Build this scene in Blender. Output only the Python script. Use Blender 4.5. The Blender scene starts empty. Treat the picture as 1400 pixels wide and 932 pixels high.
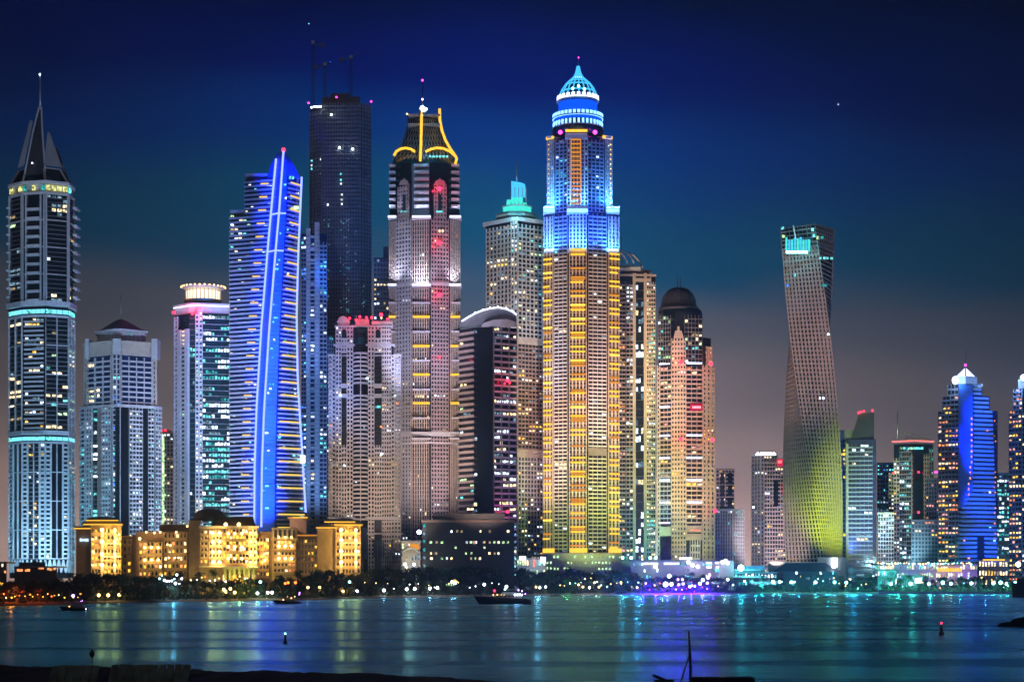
import bpy, math, random
from mathutils import Vector
R = random.Random(7)
rad = math.radians
sc = bpy.context.scene
C = sc.collection
F = 2500.0; HOR = 790.0; CX = 700.0; H = 12.0      # focal length and horizon in photograph pixels, camera height in metres
SHORE = [(-700,834),(0,828),(60,827),(130,825),(230,823),(400,820.5),(520,817),(640,815.5),(760,813.6),(900,813),(1060,811.5),(1200,811.5),(1400,812),(1900,812)]

def lin(c):
    c = c/255.0
    return c/12.92 if c <= .04045 else ((c+.055)/1.055)**2.4
def col(r, g, b): return (lin(r), lin(g), lin(b), 1.0)

# ---------------------------------------------------------------- materials
MAT = {}
def newmat(name):
    m = bpy.data.materials.new(name); m.use_nodes = True
    nt = m.node_tree
    for n in list(nt.nodes): nt.nodes.remove(n)
    out = nt.nodes.new('ShaderNodeOutputMaterial')
    MAT[name] = m
    return m, nt, out
def surf(name, rgb, rough=.7, var=.25, scale=.15, metallic=0.0, spec=.5, streak=False, fine=.35):
    m, nt, out = newmat(name)
    p = nt.nodes.new('ShaderNodeBsdfPrincipled')
    p.inputs['Roughness'].default_value = rough
    p.inputs['Metallic'].default_value = metallic
    p.inputs['Specular IOR Level'].default_value = spec
    tc = nt.nodes.new('ShaderNodeTexCoord')
    mp = nt.nodes.new('ShaderNodeMapping')
    mp.inputs['Scale'].default_value = (scale, scale, scale*(.25 if streak else 1))
    nz = nt.nodes.new('ShaderNodeTexNoise'); nz.inputs['Detail'].default_value = 4; nz.inputs['Scale'].default_value = 1
    nz2 = nt.nodes.new('ShaderNodeTexNoise'); nz2.inputs['Detail'].default_value = 1; nz2.inputs['Scale'].default_value = fine
    mx = nt.nodes.new('ShaderNodeMath'); mx.operation = 'ADD'
    mr = nt.nodes.new('ShaderNodeMapRange')
    mr.inputs[1].default_value = .7; mr.inputs[2].default_value = 1.3; mr.inputs[3].default_value = 1-var; mr.inputs[4].default_value = 1+var
    mul = nt.nodes.new('ShaderNodeVectorMath'); mul.operation = 'SCALE'
    mul.inputs[0].default_value = rgb[:3]
    L = nt.links.new
    L(tc.outputs['Object'], mp.inputs[0]); L(mp.outputs[0], nz.inputs['Vector']); L(tc.outputs['Object'], nz2.inputs['Vector'])
    L(nz.outputs[0], mx.inputs[0]); L(nz2.outputs[0], mx.inputs[1]); L(mx.outputs[0], mr.inputs[0])
    L(mr.outputs[0], mul.inputs['Scale']); L(mul.outputs[0], p.inputs['Base Color']); L(p.outputs[0], out.inputs[0])
    return m
def emit(name, rgb, strength, sample=False):
    m, nt, out = newmat(name)
    e = nt.nodes.new('ShaderNodeEmission'); e.inputs[0].default_value = rgb; e.inputs[1].default_value = strength
    nt.links.new(e.outputs[0], out.inputs[0])
    m.cycles.emission_sampling = 'AUTO' if sample else 'NONE'
    return m
def roomlight(name, rgb, strength, scale=.55):
    # a lit room behind a pane: brightness varies across the pane (curtains, lamps, furniture)
    m, nt, out = newmat(name)
    e = nt.nodes.new('ShaderNodeEmission'); e.inputs[0].default_value = rgb
    g = nt.nodes.new('ShaderNodeNewGeometry')
    nz = nt.nodes.new('ShaderNodeTexNoise'); nz.inputs['Scale'].default_value = scale; nz.inputs['Detail'].default_value = 1
    mr = nt.nodes.new('ShaderNodeMapRange')
    mr.inputs[1].default_value = .35; mr.inputs[2].default_value = .65; mr.inputs[3].default_value = strength*.2; mr.inputs[4].default_value = strength*1.6
    nt.links.new(g.outputs['Position'], nz.inputs['Vector']); nt.links.new(nz.outputs[0], mr.inputs[0]); nt.links.new(mr.outputs[0], e.inputs[1])
    nt.links.new(e.outputs[0], out.inputs[0]); m.cycles.emission_sampling = 'NONE'
    return m

surf('pale_concrete', (.50,.50,.52), .7, .12, .05, streak=True)
surf('white_render', (.66,.67,.70), .6, .10, .05, streak=True)
surf('cream_stone', (.50,.43,.37), .75, .14, .06, streak=True)
surf('pale_stone', (.52,.49,.48), .75, .14, .06, streak=True)
surf('mauve_stone', (.40,.33,.33), .75, .14, .06, streak=True)
surf('brown_stone', (.30,.22,.19), .75, .14, .06, streak=True)
surf('sand_stone', (.52,.42,.28), .75, .14, .08, streak=True)
surf('blue_cladding', (.30,.38,.55), .4, .15, .05, streak=True)
surf('blue_lit_panel', (.05,.16,.62), .35, .12, .05)  # deep blue of the light wash is put into the panel colour
surf('grey_cladding', (.20,.21,.23), .45, .15, .08)
surf('dark_cladding', (.055,.055,.065), .5, .2, .1)
surf('raw_concrete', (.17,.19,.21), .8, .25, .1)
surf('twist_cladding', (.30,.27,.26), .6, .15, .05, streak=True)
surf('steel', (.35,.37,.4), .35, .1, .3, metallic=.6)
surf('dark_steel', (.05,.05,.055), .5, .2, .3, metallic=.3)
surf('roof_tile', (.14,.09,.07), .75, .25, .3)
surf('purple_roof', (.30,.24,.33), .6, .12, .2)
surf('dark_glass', (.012,.016,.022), .12, .4, .12, spec=.9)
surf('teal_glass', (.012,.04,.05), .12, .4, .12, spec=.9)
surf('blue_glass', (.015,.04,.12), .12, .4, .12, spec=.9)
surf('brown_glass', (.03,.018,.02), .15, .4, .12, spec=.8)
surf('bark', (.06,.045,.035), .9, .3, 1)
surf('leaf', (.035,.06,.025), .7, .5, .35)
surf('palm_leaf', (.04,.06,.03), .6, .4, .5)
surf('sand', (.18,.15,.11), .95, .3, .05)
surf('paving', (.16,.16,.16), .85, .2, .2)
surf('bank_soil', (.012,.011,.010), .95, .5, .4)
surf('rock', (.02,.02,.02), .9, .5, .8)
surf('old_timber', (.30,.34,.22), .9, .5, 1.5)
surf('black_timber', (.012,.011,.01), .85, .3, 2)
surf('hull_dark', (.01,.012,.018), .25, .1, .5)
surf('hull_white', (.6,.6,.62), .3, .08, .5)
surf('buoy_paint', (.03,.02,.02), .5, .2, 2)
surf('canvas_orange', (.5,.13,.03), .8, .15, 1)
surf('canvas_white', (.6,.6,.6), .8, .1, 1)
WIN = {}
for k, (c_, s_) in {'warm':((255,226,170),1.5),'white':((225,240,255),1.7),'cyan':((110,230,232),1.0),'teal':((60,190,190),.5),
      'yellow':((255,196,70),1.2),'green':((190,235,170),1.0),'orange':((255,150,90),.9),'blue':((70,130,255),1.0),
      'dimwarm':((230,200,150),.4),'dimcool':((150,190,215),.38),'pink':((255,170,160),.9)}.items():
    WIN[k] = roomlight('window_light_'+k, col(*c_), s_*1.5)
roomlight('window_light_yellow2', col(235,235,150), .9)
emit('neon_blue', col(130,150,255), 2.2, True)
emit('neon_white', col(225,232,255), 2.4, True)
emit('neon_cool', col(120,185,255), 3.0, True)
emit('neon_amber', col(255,190,55), 1.5)
emit('neon_amber_soft', col(255,165,50), .8)
emit('neon_amber_hot', col(255,196,70), 2.3)
emit('neon_yellow', col(255,214,90), 1.1)
emit('neon_gold', col(255,190,60), 1.5)
emit('neon_cyan', col(120,225,255), 1.3, True)
emit('neon_pink', col(255,120,110), 1.6)
emit('neon_slab_blue', col(80,140,255), .8)
emit('lamp_red', col(255,30,55), 9)
emit('lamp_magenta', col(255,60,190), 5)
emit('lamp_white', col(225,240,255), 14)
emit('lamp_cyan', col(150,255,245), 12)
emit('lamp_warm', col(255,205,120), 7)
emit('lamp_gold', col(255,190,70), 5)
emit('lamp_orange', col(255,110,40), 5)
emit('lamp_purple', col(200,140,255), 10)
emit('crown_cyan', col(70,190,255), 1.25, True)
emit('crown_blue', col(10,80,255), 1.3)
emit('crown_teal', col(70,235,215), 1.1, True)
emit('crown_white', col(255,236,190), 1.9, True)
emit('sign_red', col(225,30,70), .9)
emit('sign_pinkwhite', col(255,190,200), 1.6)
emit('sign_white', col(235,245,255), 3.0)
emit('sign_skyblue', col(190,225,255), 1.6)

# ---------------------------------------------------------------- mesh helpers
class MB:
    def __init__(s): s.v = []; s.f = []
    def quad(s, a, b, c, d):
        n = len(s.v); s.v += [a,b,c,d]; s.f.append((n,n+1,n+2,n+3))
    def hexa(s, p):                       # p: 4 bottom + 4 top points
        n = len(s.v); s.v += p
        s.f += [(n,n+3,n+2,n+1),(n+4,n+5,n+6,n+7),(n,n+1,n+5,n+4),(n+1,n+2,n+6,n+5),(n+2,n+3,n+7,n+6),(n+3,n,n+4,n+7)]
    def box(s, x0, x1, y0, y1, z0, z1):
        s.hexa([(x0,y0,z0),(x1,y0,z0),(x1,y1,z0),(x0,y1,z0),(x0,y0,z1),(x1,y0,z1),(x1,y1,z1),(x0,y1,z1)])
    def loft(s, rings, cap=True):         # rings of equal point count
        n = len(s.v); k = len(rings[0])
        for r in rings: s.v += r
        for i in range(len(rings)-1):
            for j in range(k):
                a = n+i*k+j; b = n+i*k+(j+1) % k
                s.f.append((a, b, b+k, a+k))
        if cap:
            s.f.append(tuple(n+j for j in range(k))[::-1])
            s.f.append(tuple(n+(len(rings)-1)*k+j for j in range(k)))
    def tube(s, pts, r, seg=6):
        rings = []
        for i, p in enumerate(pts):
            p = Vector(p)
            a = Vector(pts[max(0,i-1)]); b = Vector(pts[min(len(pts)-1,i+1)])
            t = (b-a).normalized()
            u = t.cross(Vector((0,1,.01))); 
            if u.length < .1: u = t.cross(Vector((1,0,0)))
            u.normalize(); w = t.cross(u)
            rr = r[i] if isinstance(r,(list,tuple)) else r
            rings.append([tuple(p+(u*math.cos(q)+w*math.sin(q))*rr) for q in [2*math.pi*j/seg for j in range(seg)]])
        s.loft(rings)
    def lathe(s, cx, cy, prof, seg=24, ph=0, sy=1):
        s.loft([[(cx+r*math.cos(ph+2*math.pi*j/seg), cy+sy*r*math.sin(ph+2*math.pi*j/seg), z) for j in range(seg)] for r, z in prof])
    def mesh(s, name, mat, smooth=False):
        me = bpy.data.meshes.new(name); me.from_pydata(s.v, [], s.f)
        me.materials.append(MAT[mat] if isinstance(mat,str) else mat)
        if smooth: me.polygons.foreach_set('use_smooth', [True]*len(me.polygons))
        me.update(); return me
    def build(s, name, mat, parent=None, smooth=False, loc=None):
        o = bpy.data.objects.new(name, s.mesh(name, mat, smooth)); C.objects.link(o)
        if parent: o.parent = parent
        if loc: o.location = loc
        return o
def tag(o, label=None, cat=None, group=None, kind=None):
    if label: o['label'] = label
    if cat: o['category'] = cat
    if group: o['group'] = group
    if kind: o['kind'] = kind
    return o
def empty(name, loc, label=None, cat=None, group=None):
    o = bpy.data.objects.new(name, None); C.objects.link(o); o.location = loc; o.empty_display_size = 1
    return tag(o, label, cat, group)
def X(px, Y): return (px-CX)/F*Y
def Zr(row, Y): return H+(HOR-row)/F*Y
def copy_tree(src, loc, rot=0, sca=1):
    r = src.copy(); C.objects.link(r); r.location = loc; r.rotation_euler = (0,0,rot); r.scale = (sca,)*3
    for ch in src.children:
        c = ch.copy(); C.objects.link(c); c.parent = r
        for g in ch.children:
            d = g.copy(); C.objects.link(d); d.parent = c
    return r
def ico(r):
    b = MB(); b.lathe(0, 0, [(.02*r,-r),(.7*r,-.7*r),(r,0),(.7*r,.7*r),(.02*r,r)], 8); return b
UNIT = {}
def unit_box(mat):
    k = ('b', mat if isinstance(mat,str) else mat.name)
    if k not in UNIT:
        b = MB(); b.box(-.5,.5,-.5,.5,-.5,.5); UNIT[k] = b.mesh('pane', mat)
    return UNIT[k]
def unit_ball(mat):
    k = ('s', mat)
    if k not in UNIT: UNIT[k] = ico(1).mesh('lamp', mat, True)
    return UNIT[k]
def child(name, me, parent, loc, scale, ang=0):
    o = bpy.data.objects.new(name, me); C.objects.link(o); o.parent = parent; o.location = loc; o.scale = scale
    o.rotation_euler = (0,0,ang); return o
def light(kind, name, loc, rgb, power, target=None, angle=60, blend=.6, size=.4, parent=None):
    l = bpy.data.lights.new(name, kind); l.energy = power; l.color = rgb[:3]; l.shadow_soft_size = size
    o = bpy.data.objects.new(name, l); C.objects.link(o); o.location = loc
    if kind == 'SPOT': l.spot_size = rad(angle); l.spot_blend = blend
    if target is not None:
        d = Vector(target)-Vector(loc); o.rotation_euler = d.to_track_quat('-Z','Y').to_euler()
    return o

MIX = {'cool':['cyan','white','teal','dimcool','white','cyan'], 'mix':['warm','white','cyan','dimwarm','dimcool','green','warm'],
       'warm':['warm','white','dimwarm','warm','yellow','dimcool'], 'white':['white','dimcool','warm','white'], 'hot':['orange','warm','pink','yellow'],
       'blue':['blue','cyan','white','dimcool']}

# ---------------------------------------------------------------- towers
class Tower:
    def __init__(s, name, label, cx, Y, cat='tower', group=None):
        s.Y = Y; s.s = Y/F; s.x0 = X(cx, Y); s.parts = {}; s.wins = []; s.name = name
        s.root = empty(name, (s.x0, Y, 1.5), label, cat, group)
    def p(s, px, d): return ((px-CX)/F*(s.Y+d)-s.x0, d)
    def z(s, row, d=0): return H+(HOR-row)/F*(s.Y+d)-1.5
    def mb(s, part, mat):                 # every call starts a part of its own
        k = (part, mat, len(s.parts)); s.parts[k] = MB(); return s.parts[k]
    def mbs(s, part, mat):                # one part that is gathered over many calls
        k = (part, mat, -1)
        if k not in s.parts: s.parts[k] = MB()
        return s.parts[k]
    def prism(s, part, mat, pts, r0, r1):
        q = [s.p(*a) for a in pts]
        s.mb(part,mat).loft([[(x,y,s.z(r1)) for x,y in q],[(x,y,s.z(r0)) for x,y in q]])
    def loft(s, part, mat, rings, shared=False):
        (s.mbs if shared else s.mb)(part,mat).loft([[(*s.p(*a), s.z(r)) for a in pts] for pts, r in rings])
    def bx(s, part, mat, a, b, r0, r1, d0=-1, d1=1):
        x0, x1 = s.p(a,d0)[0], s.p(b,d0)[0]
        s.mb(part,mat).box(x0, x1, d0, d1, s.z(r1,d0), s.z(r0,d0))
    def plate(s, part, mat, pts, d0, d1):
        s.mb(part,mat).loft([[(*s.p(a,d), s.z(r,d)) for a, r in pts] for d in (d0,d1)])
    def lathe(s, part, mat, px, d, prof, seg=24, sy=1, ph=0):
        cx, cy = s.p(px,d); s.mb(part,mat).lathe(cx, cy, [(r*s.s, s.z(row,d)) for r, row in prof], seg, ph, sy)
    def one(s, name, mat, a, b, r0, r1, d0, d1, ang=0, label=None):     # one separate bar of light or panel
        x0, x1 = s.p(a,d0)[0], s.p(b,d0)[0]
        return child(name, unit_box(mat), s.root, ((x0+x1)/2, (d0+d1)/2, (s.z(r0,d0)+s.z(r1,d0))/2), (x1-x0, d1-d0, s.z(r0,d0)-s.z(r1,d0)), ang)
    def bar(s, A, B, r0, r1, mat, off=1.0, th=.5, name='light_strip'):     # light bar along the facade from A to B
        (ax,ay),(bx,by) = s.p(*A), s.p(*B); L = math.hypot(bx-ax,by-ay); n = ((by-ay)/L, -(bx-ax)/L)
        return child(name, unit_box(mat), s.root, ((ax+bx)/2+n[0]*off, (ay+by)/2+n[1]*off, (s.z(r0)+s.z(r1))/2), (L, th, abs(s.z(r0)-s.z(r1))), math.atan2(by-ay,bx-ax))
    def lamp(s, px, row, mat='lamp_red', d=-1.5, r=1.0, name='aviation_light'):
        return child(name, unit_ball(mat), s.root, (*s.p(px,d), s.z(row,d)), (r,r,r))
    def mast(s, px, r0, r1, d=10, w=.5, part='mast', mat='steel'):
        x, y = s.p(px,d); s.mb(part,mat).tube([(x,y,s.z(r1,d)),(x,y,s.z(r0,d))], [w, w*.35], 8)
    def fac(s, part, mat, A, B, r0, r1, nb, nf, pier=.3, span=.35, pd=.6, sd=.4, lit=0, cols='mix', edge=True, run=.35, wh=.8):
        (ax,ay),(bx,by) = s.p(*A), s.p(*B); L = math.hypot(bx-ax,by-ay); u = ((bx-ax)/L,(by-ay)/L); n = (u[1],-u[0])
        zt, zb = s.z(r0), s.z(r1); b = s.mb(part,mat)
        def fb(u0,u1,z0,z1,d0,d1):
            q = [(ax+u[0]*t+n[0]*d, ay+u[1]*t+n[1]*d) for t, d in ((u0,d1),(u1,d1),(u1,d0),(u0,d0))]
            b.hexa([(x,y,z0) for x,y in q]+[(x,y,z1) for x,y in q])
        bay = L/nb; fh = (zt-zb)/nf
        if pier > 0:
            for i in range(nb+1):
                if not edge and i in (0,nb): continue
                w = pier*bay; c_ = i*bay; fb(max(0,c_-w/2), min(L,c_+w/2), zb, zt, -.2, pd)
        if span > 0:
            for j in range(nf+1):
                z0 = zb+j*fh; fb(0, L, z0, min(zt, z0+span*fh) if j < nf else zt+.02, -.15, sd) if j < nf else None
        if lit > 0:
            lit = min(.75, lit*1.5); ws = MIX.get(cols) or [cols]; go = 0; last = None
            for j in range(nf):
                rowp = lit*R.choice([.3,.6,1,1,1.3,2.2])
                for i in range(nb):
                    if go > 0 and R.random() < run: go -= 1
                    elif R.random() < rowp: last = R.choice(ws); go = 3
                    else: go = 0; continue
                    w = bay*(1-pier)*R.uniform(.6,.92); h = fh*(1-span)*R.uniform(.6,.95)*wh
                    t = (i+.5)*bay; zc = zb+j*fh+span*fh+h/2+fh*.03; dd = min(.12, max(sd,pd)*.4)
                    s.wins.append((w*h, (ax+u[0]*t+n[0]*dd, ay+u[1]*t+n[1]*dd, zc), (w,.1,h), math.atan2(u[1],u[0]), last))
    def ledge(s, part, mat, pts, r0, r1, out=1.5):
        q = [s.p(*a) for a in pts]; cx = sum(a for a,_ in q)/len(q); cy = sum(b for _,b in q)/len(q)
        q = [(x+(x-cx)/max(1,math.hypot(x-cx,y-cy))*out, y+(y-cy)/max(1,math.hypot(x-cx,y-cy))*out) for x,y in q]
        s.mb(part,mat).loft([[(x,y,s.z(r1)) for x,y in q],[(x,y,s.z(r0)) for x,y in q]])
    def win(s, px, row, w, h, c_, d=-.4, ang=0):
        s.wins.append((w*h*s.s*s.s, (*s.p(px,d), s.z(row,d)), (w*s.s,.1,h*s.s), ang, c_))
    def flood(s, px, row, rgb, power, d=-90, tpx=None, trow=None, angle=70, blend=.8):
        loc = (X(px, s.Y+d), s.Y+d, max(2.5, Zr(row, s.Y+d)))
        tp = (X(tpx if tpx is not None else px, s.Y), s.Y, Zr(trow if trow is not None else row-200, s.Y))
        light('SPOT', 'floodlight', loc, rgb, power*FLOOD, tp, angle, blend, 1.0)
    def done(s):
        for (part, mat, _), b in s.parts.items():
            b.build(part, mat, s.root, smooth=part in ('dome','mast','drum'))
        s.wins.sort(key=lambda w: -w[0])
        for w in s.wins[:100]: child('window', unit_box(WIN[w[4]]), s.root, w[1], w[2], w[3])
        rest = s.wins[100:]
        if rest:
            me = bpy.data.meshes.new('window'); vs = []; fs = []; mi = []; names = sorted(set(w[4] for w in rest))
            for _, (x,y,z), (w,t,h), a, m_ in rest:
                ca, sa = math.cos(a), math.sin(a); n = len(vs)
                for dx,dy,dz in ((-1,-1,-1),(1,-1,-1),(1,1,-1),(-1,1,-1),(-1,-1,1),(1,-1,1),(1,1,1),(-1,1,1)):
                    lx, ly = dx*w/2, dy*t/2; vs.append((x+lx*ca-ly*sa, y+lx*sa+ly*ca, z+dz*h/2))
                fs += [(n,n+3,n+2,n+1),(n+4,n+5,n+6,n+7),(n,n+1,n+5,n+4),(n+1,n+2,n+6,n+5),(n+2,n+3,n+7,n+6),(n+3,n,n+4,n+7)]
                mi += [names.index(m_)]*6
            me.from_pydata(vs, [], fs)
            for k in names: me.materials.append(WIN[k])
            me.polygons.foreach_set('material_index', mi); me.update()
            o = bpy.data.objects.new('window', me); C.objects.link(o); o.parent = s.root; o['kind'] = 'stuff'
FLOOD = .34
BW = col(140,205,250); WH = col(255,240,225)

def rect(a, b, d0=0, d1=35): return [(a,d0),(b,d0),(b,d1),(a,d1)]

# 1 the round tower with the sail crown at the left edge
def tower_sail():
    t = Tower('sail_crown_tower', 'tall curved glass tower with pointed sail crown and two cyan bands, at the left edge', 56, 1300)
    P = [(13,16),(31,4),(62,0),(93,8),(101,24)]; ALL = P+[(97,48),(56,56),(17,48)]
    t.prism('glazing', 'dark_glass', ALL, 262, 790)
    up = lambda a, b, n, r: t.fac('frame', 'pale_concrete', a, b, r[0], r[1], n, 4, .12/n if n == 1 else .10, .045, 1.2, .9)
    for i,(a,b) in enumerate(zip(P,P[1:])):
        nb = [2,5,4,2][i]
        up(a, b, 1, (264,412))
        if i != 1:
            t.fac('floor_line', 'grey_cladding', a, b, 264, 412, nb, 24, 0, .14, .1, .12, .07, 'mix')
            t.fac('frame', 'pale_concrete', a, b, 432, 592, 2, 4, .08, .04, 1.2, .9)
            t.fac('floor_line', 'grey_cladding', a, b, 432, 592, nb, 26, 0, .16, .1, .12, .08, 'mix')
        t.fac('frame', 'white_render', a, b, 606, 764, [3,4,4,2][i], 4, .16, .035, 1.0, .7)
        lerp = lambda f: (a[0]+(b[0]-a[0])*f, a[1]+(b[1]-a[1])*f)
        m_ = [3,5,4,2][i]
        for k in range(m_):
            if k % 2 == 0 or i == 2: t.bar(lerp((k+.12)/m_), lerp((k+.88)/m_), 252.5, 259.5, 'window_light_'+('teal' if i == 1 and k != 2 else 'cyan' if i == 3 else 'yellow2'), .3, .4, 'window')
            t.bar(lerp((k+.06)/m_), lerp((k+.94)/m_), 422.5, 428, R.choice(['window_light_cyan','neon_cyan','neon_cyan']), .6, .5); t.bar(lerp((k+.05)/m_), lerp((k+.95)/m_), 596.5, 601.5, R.choice(['window_light_cyan','neon_cyan','neon_cyan','neon_cyan']), .6, .5)
    t.fac('balcony', 'white_render', (38,2.9), (55,.8), 275, 412, 1, 11, 0, .26, .5, 2.6, 0)
    t.fac('frame', 'white_render', (36,3.2), (57,.6), 262, 412, 1, 1, .1, 0, 1.8, .5)
    t.fac('balcony', 'pale_concrete', (34,3.5), (60,.3), 434, 592, 5, 25, 0, .36, .5, 1.8, .16, 'warm')
    t.fac('balcony', 'grey_cladding', (39,3), (54,1), 606, 764, 4, 26, 0, .25, .5, .9, .1, 'warm')
    for a, b in (((31,4),(38,3)),((55,1),(62,0)),((62,0),(69,2)),((13,16),(18,12)),((86,6),(93,8))):
        t.fac('wall', 'white_render', a, b, 606, 764, 1, 26, .28, .45, .8, .75, .05, 'warm')
    t.fac('wall', 'white_render', (93,8), (101,24), 432, 764, 2, 54, .3, .4, .8, .7, .06, 'mix')
    for k in range(11):
        r = 283+k*12.2
        for (a,b) in ((8.5,14),(99.5,105)):
            t.bx('side_balcony', 'white_render', a, b, r, r+2.2, 14, 26)
            t.plate('side_balcony', 'white_render', [(a+1.5,r+2.3),(b,r+2.3),(b,r+6)] if a > 50 else [(a,r+2.3),(b-1.5,r+2.3),(b,r+6)], 17, 22)
    for pts, r0, r1, o in ((ALL,411,418,2.4),(ALL,430,433,1.2),(ALL,588,594,1.2),(ALL,603,606,1.2),(ALL,246.5,250,1.2),(ALL,262,265,1)):
        t.ledge('cornice', 'white_render', pts, r0, r1, o)
    t.prism('wall', 'pale_concrete', [(x*.97+1.6,d+1.5) for x,d in ALL], 250, 262); t.prism('wall', 'pale_concrete', [(x*.98+1,d+1) for x,d in ALL], 418, 430)
    t.prism('wall','pale_concrete', [(x*.98+1,d+1) for x,d in ALL], 594, 603)
    TP = [(26,24),(36,14),(60,12),(82,18),(88,28),(84,40),(56,46),(30,40)]
    t.loft('crown_glazing', 'dark_glass', [(ALL,248),(TP,224)])
    for a, b in zip(ALL, TP):
        t.mb('frame','white_render').tube([(*t.p(*a), t.z(248)),(*t.p(*b), t.z(224))], .9, 5)
    t.loft('crown_frame','white_render', [([(x,d-.5) for x,d in TP],225.5),([(x,d-.5) for x,d in TP],223.5)])
    t.plate('sail', 'grey_cladding', [(24,230),(33,226),(45,166),(41,164)], 8, 22)
    t.plate('sail', 'grey_cladding', [(60,226),(85,229),(68,182),(65,180)], 8, 22)
    t.plate('sail', 'grey_cladding', [(85,229),(93,244),(80,206),(74,200)], 20, 30)
    t.loft('crown_cone', 'dark_cladding', [([(34,10),(48,3),(62,10),(62,28),(34,28)],236),([(45,14),(52,10),(58,14),(58,22),(45,22)],180),([(53.5,16),(55,15),(56.5,16),(56.5,18),(53.5,18)],146)])
    for a, b in (((34,236),(45,180)),((45,180),(53.5,146)),((62,236),(58,180)),((58,180),(56.5,146))):
        t.mb('crown_frame','pale_concrete').tube([(*t.p(a[0],9), t.z(a[1],9)),(*t.p(b[0],14), t.z(b[1],14))], .7, 5)
    t.mast(55, 103, 150, 16, .9); t.lamp(54.5, 102, 'lamp_white', 16, .6); t.lamp(44, 223, 'lamp_white', 2, .5)
    for a, b in zip(P, P[1:]):
        for k in range(5):
            q0 = (a[0]+(b[0]-a[0])*k/5, a[1]+(b[1]-a[1])*k/5); q1 = (a[0]+(b[0]-a[0])*(k+1)/5, a[1]+(b[1]-a[1])*(k+1)/5)
            t.mbs('base_leg','white_render').tube([(*t.p(q0[0],q0[1]-.8), t.z(765)),(*t.p((q0[0]+q1[0])/2,q1[1]-3), t.z(782))], .7, 5)
            t.mbs('base_leg','white_render').tube([(*t.p(q1[0],q1[1]-.8), t.z(765)),(*t.p((q0[0]+q1[0])/2,q1[1]-3), t.z(782))], .7, 5)
    t.flood(60, 790, BW, 2.2e6, -120, 56, 640, 75); t.flood(30, 790, col(160,225,255), 2.2e5, -45, 40, 760, 90)
    t.flood(85, 790, col(170,225,255), 2.2e5, -45, 80, 760, 90)
    t.flood(70, 760, col(140,190,235), 4.0e6, -260, 56, 330, 40); t.flood(60, 600, col(170,180,215), 3.5e6, -260, 56, 205, 26)  # second spot added in open air to lighten the dark sails
    t.done()

# 2 the stepped tower with the pyramid roof
def tower_pyramid():
    t = Tower('pyramid_roof_tower', 'stepped tower with small mauve pyramid roof and thin mast, behind the gold hotel', 165, 1320)
    lo = [(111,22),(118,18),(160,0),(210,16),(219,22),(215,48),(115,48)]
    t.prism('glazing', 'dark_glass', lo, 556, 790)
    hi = [(116,22),(156,4),(163,4),(214,20),(210,46),(120,46)]
    t.prism('glazing', 'blue_glass', hi, 484, 556)
    t.prism('wall', 'cream_stone', hi, 466, 484)
    for a, b, n, l in (((120,20),(153,6),3,.22),((165,5),(207,18),4,.25)):
        t.fac('balcony', 'pale_concrete', a, b, 486, 556, n, 10, .1, .30, 1.5, 1.6, l, 'mix')
    for a, b in (((116,22),(121,19)),((153,5.5),(156,4)),((163,4),(166,5)),((207,18),(214,20))):
        t.fac('wall', 'cream_stone', a, b, 464, 556, 1, 14, .7, .35, 1.2, 1.0)
    t.prism('corner_pier', 'pale_concrete', [(154,2),(165,2),(165,8),(154,8)], 462, 484)
    t.fac('corner_pier', 'pale_concrete', (154,1.5), (165,1.5), 484, 790, 2, 44, .32, .22, .8, .4, .25, 'blue')
    for a, b in ((116,121),(207,215)): t.bx('pinnacle', 'pale_concrete', a, b, 463, 490, 14, 26)
    # lower shaft: alternating balcony stacks and glass strips
    cols_ = [((111,22),(118,18),1,'b'),((119,17.7),(127,14),2,'b'),((127,14),(134,11),1,'g'),((134,11),(139,9),1,'w'),((141,8),(153,3),3,'b'),
             ((166,2.5),(173,4.5),2,'g'),((176,5),(194,11),4,'b'),((194,11),(201,13.5),2,'g'),((202,14),(210,16),2,'b'),((211,17),(219,22),2,'b')]
    for a, b, n, k in cols_:
        if k == 'b': t.fac('balcony', 'pale_concrete', a, b, 556, 790, n, 39, .16, .38, 1.7, 1.9, .14, R.choice(['mix','cool','mix']))
        elif k == 'g': t.fac('floor_line', 'grey_cladding', a, b, 556, 790, n, 39, 0, .12, .1, .12, .22, 'cool')
        else: t.fac('wall', 'brown_stone', a, b, 556, 790, 1, 39, .9, .2, .8, .6)
    t.ledge('cornice', 'pale_concrete', lo, 552, 556, 1.5); t.ledge('cornice', 'cream_stone', hi, 464, 468, 1.5)
    ph = [(133,26),(158,12),(166,12),(199,24),(194,44),(137,44)]
    t.prism('penthouse', 'pale_concrete', ph, 449, 466)
    for a, b in (((134,26),(157,13)),((168,13),(197,24))):
        t.fac('penthouse', 'white_render', a, b, 452, 466, 5, 2, .45, .3, .6, .5)
    t.win(178, 456, 1.4, 4, 'teal', 14)
    t.ledge('roof_eave', 'white_render', ph, 446.5, 449.5, 2.2)
    t.loft('roof', 'purple_roof', [([(x,d) for x,d in ph],447),([(x*.25+165*.75,d*.25+30*.75) for x,d in ph],431),([(x*.02+165*.98,d*.02+30*.98) for x,d in ph],428)])
    t.mast(165, 403, 430, 30, .6, mat='steel')
    t.flood(165, 790, col(160,190,255), 2.8e6, -130, 165, 620, 65); t.flood(165, 700, col(170,185,250), 2.2e6, -240, 165, 480, 40)
    t.done()

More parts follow.
